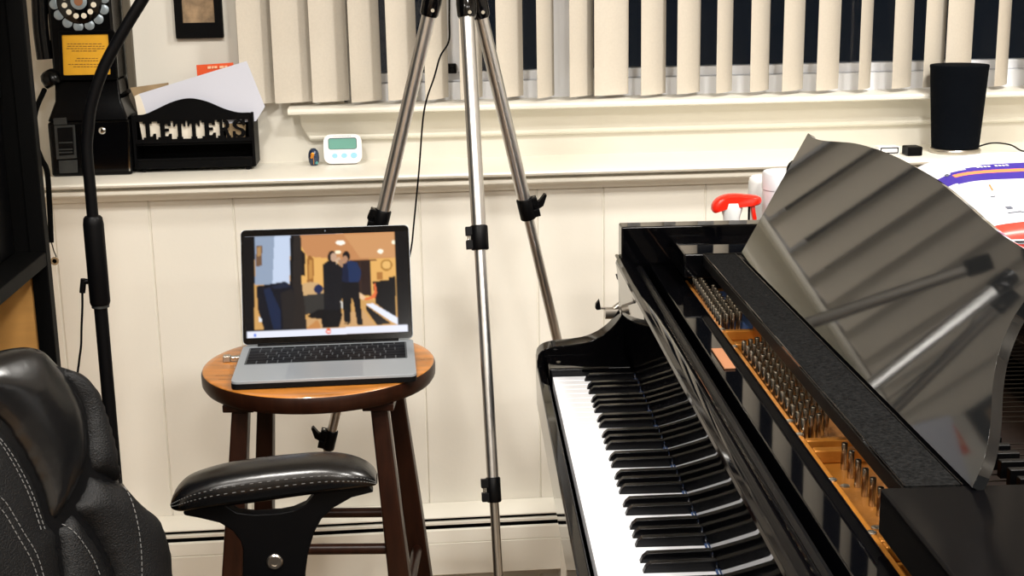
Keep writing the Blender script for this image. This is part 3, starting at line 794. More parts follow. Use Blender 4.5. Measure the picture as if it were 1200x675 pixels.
# dial
dc = Q(93, 1.6, 3.01); RT = Matrix.Rotation(PI/2,4,'X')
b = MB(); b.lathe([(.047,0),(.047,.004),(.042,.007),(.001,.007)], 40, o=(dc[0],-.0385,dc[1]), T=RT); dl = b.build('dial', 'black_gloss', ph)
for kk in range(14):
    a = 2*PI*kk/14+.1
    b = MB(); b.lathe([(.0105,0),(.0105,.0025),(.009,.0035),(.001,.0035)], 18, o=(dc[0]+.0525*math.cos(a),-.0386,dc[1]+.0525*math.sin(a)), T=RT); b.build('dial_tab', 'dial_tab', dl)
for kk in range(10):
    a = -PI/2 + (kk-4.5)*.53
    b = MB(); b.lathe([(.0058,0),(.0058,.001),(.001,.0014)], 14, o=(dc[0]+.031*math.cos(a),-.0455,dc[1]+.031*math.sin(a)), T=RT); b.build('dial_number', 'dial_white', dl)
b = MB(); b.lathe([(.017,0),(.017,.002),(.014,.0035),(.001,.0035)], 28, o=(dc[0],-.0456,dc[1]), T=RT); b.build('dial_centre', 'dial_tab', dl)
b = MB(); b.lathe([(.009,0),(.009,.001),(.001,.001)], 20, o=(dc[0],-.0492,dc[1]), T=RT); b.build('dial_badge', 'tan_wood_patch', dl)
# return lever on the right
b = MB(); b.tube([(.067,-.02,.168),(.078,-.035,.174),(.087,-.045,.18)], [.005,.006,.005], 12); b.build('lever', 'black_gloss', ph)
# handset on its hook and the hanging cord
hp_ = [Q(x,y,3.0) for x,y in ((44,-70),(45,-20),(47,30),(52,70))]
b = MB(); b.box(-.095,-.071,-.01,.02,.26,.29); b.build('hook', 'chrome', ph, bevel=.002)
b = MB(); b.tube(smooth_path([(a-.004,-.03,z) for a,z in hp_],6), .0165, 16)
e = Q(58,95,3.0); b.lathe([(.019,-.016),(.0215,-.01),(.0215,.004),(.017,.014),(.01,.018)], 24, o=(e[0],-.034,e[1]+.005), T=Matrix.Rotation(-.5,4,'Y'))
b.build('handset', 'phone_black', ph)
cp_ = [(Q(50,106,3.0)[0],-.035,Q(50,106,3.0)[1])] + [(Q(x,y,Y)[0],Y-3.05,Q(x,y,Y)[1]) for x,y,Y in ((42,130,2.95),(40,160,2.88),(48,185,2.85),(55,200,2.845),(57.5,230,2.845),(59,260,2.845),(60,284,2.845))]
b = MB(); b.tube(smooth_path(cp_, 8), .0055, 12); cdo = b.build('cord', 'rubber', ph)
b = MB(); b.tube([(Q(60,283,2.845)[0],-.205,Q(60,283,2.845)[1]),(Q(63,294,2.845)[0],-.205,Q(63,294,2.845)[1]),(Q(66,301,2.845)[0],-.205,Q(66,301,2.845)[1])], .0012, 8); b.build('wire', 'black_plastic', cdo)
c = Q(64,306,2.845); b = MB(); b.lathe([(.0085,-.002),(.0085,.002),(.005,.002),(.005,-.002)], 20, o=(c[0],-.205,c[1]), T=RT); b.build('wire_tag', 'paper_brown', cdo)

# ------------------------------------------------------------------ letter rack
rx = -.4285
rk = thing('letter_rack', 'black wooden letter rack with cut out word standing on the ledge', 'letter rack', (rx, 3.07, ZL))
def R2(x, y, Y=3.022): p = atY(x, y, Y); return (p[0]-rx, p[2]-ZL)
# letters as slab shapes on a unit height
def slab(ch):
    t = .17; o = []
    if ch == 'L': o = [(0,0),(.62,0),(.62,.32),(.5,.32),(.44,t),(.33,t),(.33,.88),(.44,.88),(.44,1),(0,1),(0,.88),(.12,.88),(.12,.12),(0,.12)]
    if ch == 'E': o = [(0,0),(.64,0),(.64,.3),(.52,.3),(.47,t),(.33,t),(.33,.43),(.52,.43),(.52,.59),(.33,.59),(.33,.83),(.46,.83),(.5,.72),(.62,.72),(.62,1),(0,1),(0,.88),(.12,.88),(.12,.12),(0,.12)]
    if ch == 'T': o = [(.18,0),(.52,0),(.52,.12),(.46,.12),(.46,.83),(.56,.83),(.6,.68),(.7,.68),(.7,1),(0,1),(0,.68),(.1,.68),(.14,.83),(.24,.83),(.24,.12),(.18,.12)]
    if ch == 'R': o = [(0,0),(.42,0),(.42,.12),(.33,.12),(.33,.42),(.4,.42),(.5,.12),(.5,0),(.74,0),(.74,.12),(.68,.12),(.56,.48),(.66,.6),(.68,.75),(.62,.92),(.48,1),(.33,1),(.33,.86),(.42,.84),(.48,.72),(.42,.58),(.29,.56),(.29,1),(0,1),(0,.88),(.12,.88),(.12,.12),(0,.12)]
    if ch == 'S': o = [(0,0),(.12,0),(.17,.07),(.32,0),(.5,.03),(.62,.16),(.62,.34),(.5,.48),(.3,.57),(.2,.66),(.22,.8),(.34,.87),(.46,.8),(.5,.66),(.62,.66),(.62,1),(.5,1),(.45,.94),(.32,1),(.14,.97),(.02,.83),(.02,.64),(.14,.5),(.34,.41),(.43,.31),(.4,.17),(.28,.12),(.16,.2),(.12,.36),(0,.36)]
    return o
x0, x1 = -.1285, .1215
front = [(x0,.064),(x1,.064),(x1,.126)] + smooth2([(x1,.126),(.095,.127),(.065,.136),(.03,.152),(-.006,.160),(-.042,.154),(-.08,.138),(-.105,.128),(x0,.126)], 5)[1:-1] + [(x0,.126)]
WZ0, WZ1 = .0725, .1115                   # the cut-out strip and the letters left standing in it
WX0, WX1 = x0+.004, x1-.006
b = MB(); b.prism(front, lambda a,z,d:(a,d,z), -.048, -.0455, holes=[[(WX0,WZ0),(WX1,WZ0),(WX1,WZ1),(WX0,WZ1)]]); fp_ = b.build('front_panel', 'rack_black', rk, smooth=False)
b = MB(); lx = WX0+.0135; lh = WZ1-WZ0+.0006
for ch, wd in zip('LETTERS', (.0303,.033,.0298,.0298,.033,.0315,.031)):
    o = slab(ch); mxw = max(a for a, c in o)
    b.prism([(lx+a/mxw*(wd-.0035), WZ0-.0003+c*lh) for a, c in o], lambda a,z,d:(a,d,z), -.048, -.0455); lx += wd+.0008
b.build('lettering', 'rack_black', fp_, smooth=False)
b = MB(); b.prism([(x0,.064),(x1,.064),(x1,.175)]+smooth2([(x1,.175),(.06,.185),(0,.2),(-.06,.185),(x0,.175)],4)[1:-1]+[(x0,.175)], lambda a,z,d:(a,d,z), .040, .0445); 
b = MB(); b.prism([(x0,.01),(x1,.01),(x1,.12),(x0,.12)], lambda a,z,d:(a,d,z), .044, .049); b.build('back_panel', 'rack_black', rk, smooth=False)
for xa, xb_ in ((x0-.0062,x0-.0002),(x1+.0002,x1+.0062)):
    b = MB(); b.prism([(-.05,.008),(.05,.008),(.05,.12),(.02,.128),(-.05,.126)], lambda y,z,d:(d,y,z), xa, xb_); b.build('side_panel', 'rack_black', rk, bevel=.001)
b = MB(); b.box(x0,x1,-.042,.044,.008,.014); b.box(x0,x1,-.042,.044,.058,.0635); b.build('shelf', 'rack_black', rk, bevel=.0008)
b = MB(); b.box(x0,x1,-.052,-.0475,.008,.030); b.box(x0,x1,-.054,-.0475,.026,.031); b.build('drawer_lip', 'rack_black', rk, bevel=.0008)
for x in (x0+.012, x1-.012):
    for y in (-.04, .04):
        b = MB(); b.lathe([(.004,0),(.0075,.003),(.0075,.006),(.004,.0078)], 16, o=(x,y,.0002)); b.build('foot', 'rack_black', rk)
# what stands in the rack
def sheet(name, pts, Y, t, mt, label, cat, lean=0., grp=None):
    P = [atY(x, y, Y) for x, y in pts]; cx = sum(p[0] for p in P)/len(P); z0_ = min(p[2] for p in P)
    r = thing(name, label, cat, (cx, Y, z0_), 0, grp) if False else None
    b = MB(); b.prism([(p[0], p[2]) for p in P], lambda a,z,d:(a, Y+d+lean*(z-z0_), z), 0, t)
    return tag(b.build(name, mt, bevel=.0004), label, cat, grp)
sheet('paper_sheet', [(163,110),(289,71.5),(310.5,125),(300,142),(210,150),(176,150),(172,140)], 3.0335, .0012, 'paper', 'large white paper sheet sticking up slanted out of the letter rack', 'paper', 0.)
sheet('envelope', [(157,113),(163,110),(172,136),(190,140),(230,142),(262,140),(262,164),(167,164)], 3.0285, .0012, 'paper_cream', 'small white envelope at the left end inside the letter rack', 'envelope', .05)
sheet('envelope', [(225,142),(288,146),(287,165),(266,165),(264,150)], 3.0305, .002, 'paper_brown', 'brown envelope low at the right side inside the letter rack', 'envelope', .05)
sheet('orange_card', [(229.5,76.5),(273,73.5),(276,140),(236,145)], 3.042, .0015, 'orange_card', 'bright orange card standing behind the white sheet in the letter rack', 'card', .05)
b = MB()
for (xa,xb_,y) in ((243,247,78),(248,250,77.8),(251,254,77.6),(257,262,77.4),(263,266,77.2)):
    P = [atY(x,yy,3.041) for x,yy in ((xa,y),(xb_,y-.2),(xb_,y+2.6),(xa,y+2.8))]; b.prism([(p[0],p[2]) for p in P], lambda a,z,d:(a,3.0413+d+.05*(z-1.10),z), -.0004,.001)
pr = b.build('card_print', 'orange_print', bpy.data.objects['orange_card'], smooth=False)
sheet('brown_card', [(152,103),(197,97),(200,140),(172,150)], 3.038, .0015, 'paper_brown', 'brownish card edge peeking out behind the sheet at the rack\'s left', 'card', .05)

# ------------------------------------------------------------------ kitchen timer and little painted egg
tcx_ = -.111
tm = thing('kitchen_timer', 'white square kitchen timer with green display and three blue buttons on the ledge', 'timer', (tcx_, 3.068, ZL))
LTm = .12
def tmp_(x, z, d): return (x, d*math.cos(LTm)+z*math.sin(LTm), z*math.cos(LTm)-d*math.sin(LTm)+.0014)
tmp = tmp_
b = MB(); b.prism(rrect(-.0425,.0425,.0005,.0665,.017,7), tmp, -.009, .009); b.build('case', 'white_plastic', tm, bevel=.004, bseg=3)
b = MB(); b.prism(rrect(-.0318,.0318,.0325,.058,.005,4), tmp, -.0098, -.0088); dsp = b.build('display_bezel', 'lcd_dark', tm)
b = MB(); b.prism(rrect(-.0308,.0305,.0333,.0563,.004,4), tmp, -.0101, -.0095); b.build('display', 'lcd', dsp, smooth=False)
for x, r in ((-.018,.0062),(.003,.0065),(.0245,.0075)):
    b = MB(); b.prism([(x+r*math.cos(a), .0185+r*.85*math.sin(a)) for a in np.linspace(0,2*PI,20,endpoint=False)], tmp, -.0105, -.0088); b.build('button', 'button_blue', tm, bevel=.0006)
b = MB(); x = -.020
for wd in (.003,.0035,.002,.003,.003,.0035,.003,.002,.0035,.003): b.prism([(x,.0605),(x+wd,.0605),(x+wd,.0625),(x,.0625)], tmp, -.0092, -.0089); x += wd+.0011
b.build('print', 'faint_print', tm, smooth=False)
b = MB(); b.box(-.03,.03,.006,.030,.0,.004); b.build('stand', 'white_plastic', tm, bevel=.001)
eg = thing('painted_egg', 'tiny dark blue and gold painted egg ornament beside the white timer', 'ornament', (-.1765, 3.065, ZL))
pe = [(.001,0),(.0085,.001),(.0115,.009),(.0125,.018),(.0118,.027),(.0092,.034),(.005,.038),(.001,.039)]
b = MB(); b.lathe(pe, 28); b.build('body', 'egg_blue', eg)
b = MB(); b.lathe([(.0045,0),(.0045,.001),(.002,.002),(.0005,.002)], 16, o=(-.002,-.0118,.026), T=RT); b.lathe([(.003,0),(.003,.001),(.0005,.0015)], 12, o=(-.004,-.0122,.020), T=RT); b.box(-.0004,.0008,-.0133,-.0118,.004,.024); b.build('gold_figure', 'egg_gold', eg)
b = MB(); b.lathe([(.0035,0),(.0035,.001),(.0005,.0015)], 12, o=(.0065,-.0092,.007), T=RT); b.build('teal_patch', 'egg_teal', eg)

# ------------------------------------------------------------------ speaker and the small bits beside it
spx, spy = 1.277, 2.985
sp = thing('wireless_speaker', 'black tapered fabric speaker on the ledge in front of the blind', 'speaker', (spx, spy, ZL))
b = MB(); b.lathe([(.040,.0),(.055,.0005),(.0565,.003),(.0565,.007),(.0545,.010),(.03,.010)], 48); b.build('base_ring', 'silver_ring', sp)
b = MB(); b.lathe([(.046,.0105),(.052,.012),(.0525,.016),(.0635,.190),(.0645,.194),(.0635,.1975),(.0605,.198)], 56); b.build('fabric_body', 'fabric_black', sp)
b = MB(); b.lathe([(.0604,.1965),(.0575,.1972),(.001,.1972)], 48); b.build('top_plate', 'black_plastic', sp)
pts = [(spx+.05,spy+.02,ZL+.004),(spx+.085,spy+.0,ZL+.018),(spx+.12,spy-.02,ZL+.016),(spx+.14,spy-.04,ZL+.004),(spx+.17,spy-.03,ZL+.0025),(spx+.3,spy+.02,ZL+.0025)]
b = MB(); b.tube(smooth_path(pts,8), .0018, 8); tag(b.build('speaker_cable', 'black_plastic'), 'thin black cable looping from the speaker along the ledge', 'cable')
a1 = thing('power_adapter', 'small black power adapter on the ledge left of the speaker', 'adapter', (1.165, 2.955, ZL))
b = MB(); b.box(-.017,.017,-.02,.02,.0005,.021); b.build('case', 'black_plastic', a1, bevel=.003)
b = MB(); b.box(-.012,.012,-.0206,-.0199,.005,.007); b.build('seam', 'rubber', a1)
a2 = thing('white_box', 'small white box with a dark outlined front on the ledge beside the adapter', 'box', (1.118, 2.985, ZL))
b = MB(); b.box(-.024,.024,-.015,.015,.0005,.019); b.build('body', 'white_plastic', a2, bevel=.002)
b = MB(); b.prism(rrect(-.021,.021,.003,.017,.002), lambda x,z,d:(x,d,z), -.0158, -.0149, holes=[rrect(-.0185,.0185,.0055,.0145,.0015)]); b.build('outline', 'black_plastic', a2, smooth=False)

# ------------------------------------------------------------------ things behind the piano, on a small table
NV = (pdv[0], pdv[1], 0)
def V3(x, y, v): p = on_plane(x, y, P3(0, v, 0), NV); return np.array(p)
def toUV(p): d = np.array(p[:2])-np.array(KO); return float(d@pp), float(d@pdv), p[2]
tb = thing('side_table', 'small dark wooden side table squeezed between the piano and the wall', 'table', P3(.50,.34,0), PY)
b = MB(); b.box(-.24,.24,-.17,.19,.725,.75); b.build('tabletop', 'table_wood', tb, bevel=.003)
for sx, sy in ((-1,-1),(1,-1),(1,1),(-1,1)):
    b = MB(); x, y = sx*.2, .01+sy*.145; b.loft([[(x+a*s,y+c*s,z) for a,c in ((-1,-1),(1,-1),(1,1),(-1,1))] for z,s in ((0,.013),(.725,.019))]); b.build('leg', 'table_wood', tb, bevel=.002)
b = MB(); b.box(-.2,.2,-.14,.16,.69,.7249); b.build('apron', 'table_wood', tb, bevel=.002)
# spray bottle
vs_ = .28
c0 = toUV(V3(857,252,vs_))
sb_ = thing('spray_bottle', 'spray bottle with red trigger head and white collar showing above the piano rim', 'spray bottle', P3(c0[0], vs_, .7505), PY)
def S2(x, y):   # crop pixels -> local
    p = V3(820+x/6.75, 180+y/6.75, vs_); u, v, z = toUV(p); return (u-c0[0], z-.7505)
def soft(mb, poly, t, n=4):      # rounded slab: several slices
    cx = sum(p[0] for p in poly)/len(poly); cz = sum(p[1] for p in poly)/len(poly); rings = []
    for k in range(-n, n+1):
        q = k/n; s = (1-abs(q)**3.2)**.5*.22+.78; rings.append([(cx+(a-cx)*s, q*t, cz+(z-cz)*s) for a, z in poly])
    mb.loft(rings)
b = MB(); soft(b, [S2(*p) for p in smooth2([(92,445),(98,400),(140,352),(205,326),(290,318),(380,325),(450,332),(482,350),(478,388),(445,405),(380,414),(300,422),(220,432),(160,446),(112,466),(92,445)],3)[:-1]], .016); b.build('trigger_head', 'red_plastic', sb_)
b = MB(); soft(b, [S2(*p) for p in ((398,400),(432,398),(436,455),(446,500),(450,560),(425,562),(412,500),(404,455))], .008); b.build('trigger', 'red_plastic', sb_)
z_top = S2(0,425)[1]; z_b = S2(0,505)[1]; hw = (S2(340,430)[0]-S2(165,430)[0])/2; xm = (S2(340,430)[0]+S2(165,430)[0])/2
b = MB(); b.lathe([(hw*.72,z_b-.012),(hw*.76,z_b),(hw*.98,z_top-.004),(hw*.9,z_top+.008)], 28, o=(xm,0,0)); b.build('collar', 'bottle_white', sb_)
b = MB(); b.lathe([(.028,.0),(.033,.004),(.034,.05),(.034,.12),(.028,.16),(hw*.6,.19),(hw*.55,z_b-.0122)], 32, o=(xm,0,0)); b.build('bottle', 'bottle_white', sb_)
xs_ = S2(390,470); b = MB(); b.tube([(xs_[0],0,xs_[1]+.012),(xs_[0],0,xs_[1]-.03),(xm+.01,0,z_b-.015)], .0022, 8); b.build('stem', 'black_plastic', sb_)
# white tub with a black wire loop, slim white bottle beside it
vt = .30; c1 = toUV(V3(893,230,vt)); c2 = toUV(V3(893,201,vt)); r1 = .043
tu = thing('white_tub', 'white plastic tub with black loop handle behind the music desk', 'tub', P3(c1[0]+r1, vt, .7505), PY)
zt = c2[2]-.7505; zr = toUV(V3(893,222,vt))[2]-.7505
b = MB(); b.lathe([(r1*.9,.0),(r1*.94,.004),(r1*.97,zr-.006),(r1*.97,zr-.0005)], 48); b.build('body', 'tub_white', tu)
b = MB(); b.lathe([(r1*.96,zr),(r1,zr+.001),(r1,zt-.004),(r1*.94,zt),(.004,zt+.001)], 48); b.build('lid', 'tub_white', tu)
lp_ = [(.012+.013*math.cos(a), -.02, zt+.004+.016*math.sin(a)) for a in np.linspace(-.5,PI+.5,14)]
b = MB(); b.tube(lp_, .0035, 10); b.build('loop_handle', 'black_gloss', tu)
vb = .39; c3 = toUV(V3(877,230,vb)); c4 = toUV(V3(886,206,vb)); r2 = .034
bo = thing('white_bottle', 'pale white bottle half hidden left behind the white tub', 'bottle', P3(c3[0]+r2, vb, .7505), PY)
zt = c4[2]-.7505
b = MB(); b.lathe([(r2*.92,0),(r2,.004),(r2,zt-.012),(r2*.95,zt-.004),(r2*.8,zt+.0),(.002,zt+.001)], 40); b.build('body', 'bottle_white', bo)
b = MB(); b.lathe([(r2*1.001,zt-.05),(r2*1.012,zt-.0495),(r2*1.012,zt-.048),(r2*1.001,zt-.0475)], 40); b.build('seam_ring', 'bottle_white', bo)
# slim stand with clamp behind the bass arm
vc = .2
cpos = toUV(V3(733,352,vc))
cs_ = thing('clamp_stand', 'slim stand with silver clamp and black knobs behind the piano arm', 'stand', P3(cpos[0], vc, 0), PY)
def C2(x, y): p = toUV(V3(x, y, vc)); return (p[0]-cpos[0], 0, p[2])
b = MB(); b.lathe([(.0,.0),(.09,.0),(.09,.01),(.02,.02),(.0065,.03)], 32); b.build('base', 'black_metal', cs_)
zt = C2(733,334)[2]
b = MB(); b.tube([(0,0,.03),(0,0,zt)], .0058, 14); b.build('post', 'black_metal', cs_)
b = MB(); b.prism([(C2(x,y)[0],C2(x,y)[2]) for x,y in ((721.5,321.5),(726,321.5),(731,330),(735,336),(731,338),(728,331),(723,327))], lambda a,z,d:(a,d,z), -.005, .005); b.build('wing_knob', 'black_plastic', cs_, bevel=.001)
b = MB(); b.tube([C2(703,361),C2(735,362)], .0022, 10); b.build('rod', 'alu_dull', cs_)
b = MB(); b.prism([(C2(x,y)[0],C2(x,y)[2]) for x,y in ((697.5,361),(698,356),(702,350.5),(703,356),(704,362),(699,362.5))], lambda a,z,d:(a,d,z), -.006, .006); b.build('knob', 'black_plastic', cs_, bevel=.001)
b = MB(); b.tube([C2(709,367),C2(733,367)], .0105, 18); b.tube([C2(720,362),C2(737,350)], .006, 12); b.build('clamp', 'silver_ring', cs_)

# ------------------------------------------------------------------ puffy mailer on the piano lid
ml = thing('padded_mailer', 'white padded mailer with purple and orange stripe lying on the piano lid', 'parcel', P3(.86,-.10,1.0135), PY+.0)
NXm, NYm = 80, 60; hx, hy = .27, .21
def mz(a, c):
    e = max(0, 1-abs(a)**8)**.5 * max(0, 1-max(0,c)**10)**.5 * (1-max(0,-c)**14)**.5
    return .003 + e*(.016 + .066*(c+1)/2*(1-.12*((a-.2)/1.1)**2) + .0015*math.sin(6*a+1)*math.cos(4*c))
def mail_mat(a, c):
    if MAIL[0]+MAIL[4]*max(0,-.8-a) < c < MAIL[1]-MAIL[5]*max(0,-.6-a): return 2 if MAIL[2] < c < MAIL[3] and a > -.83 else 1
    if c < MAIL[6] and a > -.93: return 3
    return 0
b = MB(); vs = []; fs = []
for j in range(NYm+1):
    for i in range(NXm+1):
        a, c = -1+2*i/NXm, -1+2*j/NYm; vs.append((a*hx, c*hy, mz(a, c)))
W_ = NXm+1
for j in range(NYm):
    for i in range(NXm): fs.append((j*W_+i, j*W_+i+1, (j+1)*W_+i+1, (j+1)*W_+i))
n0 = len(vs); vs += [(x, y, .0005) for x, y, z in vs]
fs += [tuple(n0+q for q in reversed(f)) for f in fs[:NXm*NYm]]
rim = [i for i in range(W_)] + [j*W_+NXm for j in range(1,NYm+1)] + [NYm*W_+i for i in range(NXm-1,-1,-1)] + [j*W_ for j in range(NYm-1,0,-1)]
for q in range(len(rim)):
    a, c = rim[q], rim[(q+1)%len(rim)]; fs.append((a, c, n0+c, n0+a))
b.add(vs, fs)
for q in range(NXm*NYm):
    i, j = q % NXm, q // NXm; b.mi[q] = mail_mat(-1+2*(i+.5)/NXm, -1+2*(j+.5)/NYm)
b.build('bag', ['mailer_white','mailer_purple','mailer_orange','mailer_red'], ml, angle=60)
b = MB()
for (a, c, l, w_) in MARKS:
    vs = [((a*hx)+x, (c*hy)+y, mz(a+x/hx,c+y/hy)+.0008) for x, y in ((0,0),(l,.001),(l,.001+w_),(0,w_))]
    b.add(vs, [(0,1,2,3)])
b.build('print', 'mailer_ink', ml, smooth=False)
b = MB()
for k in range(9):
    a, c, l = -.66+.022*k, .395, .0042
    if k == 4: continue
    vs = [((a*hx)+x, (c*hy)+y, mz(a+x/hx,c+y/hy)+.0008) for x, y in ((0,0),(l,.0),(l,.007),(0,.007))]; b.add(vs, [(0,1,2,3)])
b.build('band_print', 'mailer_white', ml, smooth=False)
b = MB(); a, c = -.735, -.16; vs = [((a*hx)+x, (c*hy)+y, mz(a+x/hx,c+y/hy)+.0008) for x, y in ((0,0),(.003,.0),(.009,.03),(.006,.03))]; b.add(vs, [(0,1,2,3)]); b.build('orange_tick', 'mailer_orange', ml, smooth=False)
# ------------------------------------------------------------------ bookcase at the left
BY, bw = 2.35, .30
br = atY(71, 420, BY)[0]
bkc = thing('bookcase', 'tall black bookcase with tan inside at the left edge of the picture', 'bookcase', (br-bw/2, BY-.4, 0))
zs = atY(32, 303, BY-.03)[2]
hw = bw/2
for y in (.372, -.4):
    b = MB(); b.box(hw-.028,hw,y,y+.028,0,2.1); b.build('front_post', 'shelf_black', bkc, bevel=.002)
b = MB(); b.box(-hw,hw-.0285,.378,.398,.03,zs-.02); b.build('side_panel', 'tan_board', bkc, bevel=.001)
b = MB(); b.box(-hw,hw-.0285,.378,.398,zs-.0195,2.1); b.build('side_panel', 'shelf_black', bkc, bevel=.001)
b = MB(); b.box(-hw,hw-.0285,-.398,-.378,.03,2.1); b.build('side_panel', 'shelf_black', bkc, bevel=.001)
b = MB(); b.box(-hw-.012,-hw,-.4,.4,.03,2.1); b.build('back_panel', 'shelf_black', bkc, smooth=False)
for z, th in ((zs,.024),(.42,.02),(1.5,.02),(2.08,.02),(.06,.03)):
    b = MB(); b.box(-hw,hw-.001,-.3775,.3775,z-th+.01,z+.01); b.build('shelf', 'shelf_black', bkc, bevel=.002)
# things on the shelves
x0 = br-bw/2
bx = thing('storage_box', 'black storage box on the bookcase shelf above the tan opening', 'box', (x0, BY-.16, zs+.0105))
b = MB(); b.box(-.13,.10,-.16,.125,.0,.26); b.build('box', 'black_plastic', bx, bevel=.004)
b = MB(); b.box(-.134,.104,-.164,.129,.261,.29); b.build('lid', 'black_plastic', bx, bevel=.004)
bt = thing('brown_folder', 'brown folder standing in the bookcase below the shelf', 'folder', (x0, BY-.13, .4305))
b = MB(); b.box(-.10,.085,-.006,.006,.0,.26); b.build('cover', 'tan_board_dark', bt, bevel=.002)
b = MB(); b.box(-.098,.083,-.0045,.0045,.2602,.264); b.build('pages', 'paper_cream', bt)

# ------------------------------------------------------------------ microphone stand
MY = 2.0
mp = atY(124, 430, MY)
ms = thing('microphone_stand', 'black microphone stand with bent boom left of the stool', 'microphone stand', (mp[0], MY, 0))
def Mz(x, y): p = atY(x, y, MY); return (0, 0, p[2])
def Mp(x, y): p = atY(x, y, MY); return (p[0]-mp[0], 0, p[2])
zc1, zc0 = Mz(112,253)[2], Mz(114,357)[2]
b = MB(); b.lathe([(.0,.0),(.13,.0),(.135,.006),(.13,.014),(.03,.024),(.014,.03)], 40); b.build('base', 'black_metal', ms)
b = MB(); b.tube([(0,0,.03),(0,0,zc0+.01)], .0098, 20); b.build('lower_pole', 'black_metal', ms)
b = MB(); b.tube([(0,0,zc0),(0,0,zc0+.004),(0,0,zc1-.012),(0,0,zc1-.003),(0,0,zc1)], [.0135,.0148,.0148,.0135,.011], 24); b.build('clutch', 'black_plastic', ms)
b = MB(); b.tube([(0,0,zc0-.004),(0,0,zc0)], .0128, 24); b.build('clutch_ring', 'phone_grey', ms)
up = [(0,0,zc1-.01)] + [(0,0,Mz(105,y)[2]) for y in (220,175)] + [Mp(x,y) for x,y in ((103.5,150),(105.5,130),(110.5,110),(118,88),(127,68),(146,34),(168,-2),(205,-62),(260,-150))]
b = MB(); b.tube(smooth_path(up,8), .0083, 18); b.build('boom', 'black_metal', ms)
cb = [Mp(100,329)[:1]+(-.004,)+Mp(100,329)[2:]]
b = MB(); pA, pB = Mp(103,330), Mp(95,330); pC = Mp(96.5,343)
b.tube([(pA[0]+.004,0,pA[2]),(pB[0]+.003,0,pB[2])], .0042, 12); b.tube([(pB[0]+.004,0,pB[2]+.004),(pC[0]+.0,0,pC[2])], .0044, 12); b.build('plug', 'black_plastic', ms)
wp = [Mp(96.5,343),Mp(96.5,360),Mp(95.5,385),Mp(95,405),Mp(92.5,425),Mp(91,450),Mp(96,520)]
wp = [(a,c,z) for a,c,z in wp] + [(-.05,.02,.3),(-.08,.05,.006)]
b = MB(); b.tube(smooth_path(wp,8), .0017, 8); b.build('cable', 'black_plastic', ms)

# ------------------------------------------------------------------ office chair
from mathutils.geometry import delaunay_2d_cdt
CN = np.array([.80,-.52,.28]); CN /= np.linalg.norm(CN)
CO = np.array(atY(110, 560, 1.50))
CA = np.cross([0,0,1.], CN); CA /= np.linalg.norm(CA)      # across, towards the picture's right
CB = np.cross(CN, CA)
ch = thing('office_chair', 'black leather office chair with padded back and armrest at lower left', 'chair', (-.30, 1.47, 0))
def cpl(x, y, off=0.): p = on_plane(x, y, CO+CN*off, CN)-CO; return (float(p@CA), float(p@CB))
def c3(a, c, h): return tuple(CO + CA*a + CB*c + CN*h)
def dseg(p, a, b):
    ax, ay = a; bx_, by_ = b; dx, dy = bx_-ax, by_-ay; L2 = dx*dx+dy*dy or 1e-12
    t = max(0, min(1, ((p[0]-ax)*dx+(p[1]-ay)*dy)/L2)); return math.hypot(p[0]-ax-t*dx, p[1]-ay-t*dy)
def dens(poly, st):
    out = []
    for i in range(len(poly)):
        a, c = poly[i], poly[(i+1)%len(poly)]; n = max(1, int(math.hypot(c[0]-a[0], c[1]-a[1])/st))
        out += [(a[0]+(c[0]-a[0])*k/n, a[1]+(c[1]-a[1])*k/n) for k in range(n)]
    return out
def hgt(d, w, Hh): q = min(1, d/w); return Hh*math.sqrt(max(0, 1-(1-q)**2))
PADS = {}
def pad(name, px, Hh, w, h0, back, mt, st=.008, wr=0.):
    poly = dens(smooth2([cpl(*p, h0+Hh*.25) for p in px+[px[0]]], 4)[:-1], st)
    n = len(poly); xs = [p[0] for p in poly]; ys = [p[1] for p in poly]
    pts = list(poly); y = min(ys)+st*.7; r = 0
    while y < max(ys):
        x = min(xs)+st*(.5 if r % 2 else .1)
        while x < max(xs):
            if inpoly(x, y, poly) and min(dseg((x,y), poly[i], poly[(i+1)%n]) for i in range(n)) > st*.55: pts.append((x,y))
            x += st
        y += st*.87; r += 1
    ov, oe, of, *_ = delaunay_2d_cdt([Vector(p) for p in pts], [(i,(i+1)%n) for i in range(n)], [], 1, 1e-6)
    fz = []
    for p in ov:
        d = min(dseg((p[0],p[1]), poly[i], poly[(i+1)%n]) for i in range(n)); h = hgt(d, w, Hh)
        if wr: h += wr*math.sin(p[0]*70+p[1]*45+2*math.sin(p[1]*38))*min(1, d/w)
        fz.append(h)
    k = len(ov)
    vs = [c3(p[0],p[1],h0+h) for p, h in zip(ov, fz)]; fs = [tuple(f) for f in of]
    vs += [c3(p[0]*1.0,p[1],h0-back*min(1,.25+h/max(Hh,1e-6))) for p, h in zip(ov, fz)]
    fs += [tuple(k+i for i in reversed(f)) for f in of]
    from collections import Counter
    ed = Counter(); dr_ = {}
    for f in of:
        for i in range(len(f)):
            a, c = f[i], f[(i+1)%len(f)]; ed[tuple(sorted((a,c)))] += 1; dr_[tuple(sorted((a,c)))] = (a,c)
    for e_, cnt in ed.items():
        if cnt == 1: a, c = dr_[e_]; fs.append((c, a, k+a, k+c))
    PADS[name] = (poly, Hh, w, h0)
    return MB().add(vs, fs).build(name if name[-1] not in '123' else name[:-1], mt, ch, world=True, angle=70)
def padh(nm, a, c):
    poly, Hh, w, h0 = PADS[nm]; n = len(poly)
    if not inpoly(a, c, poly): return h0
    return h0 + hgt(min(dseg((a,c), poly[i], poly[(i+1)%n]) for i in range(n)), w, Hh)
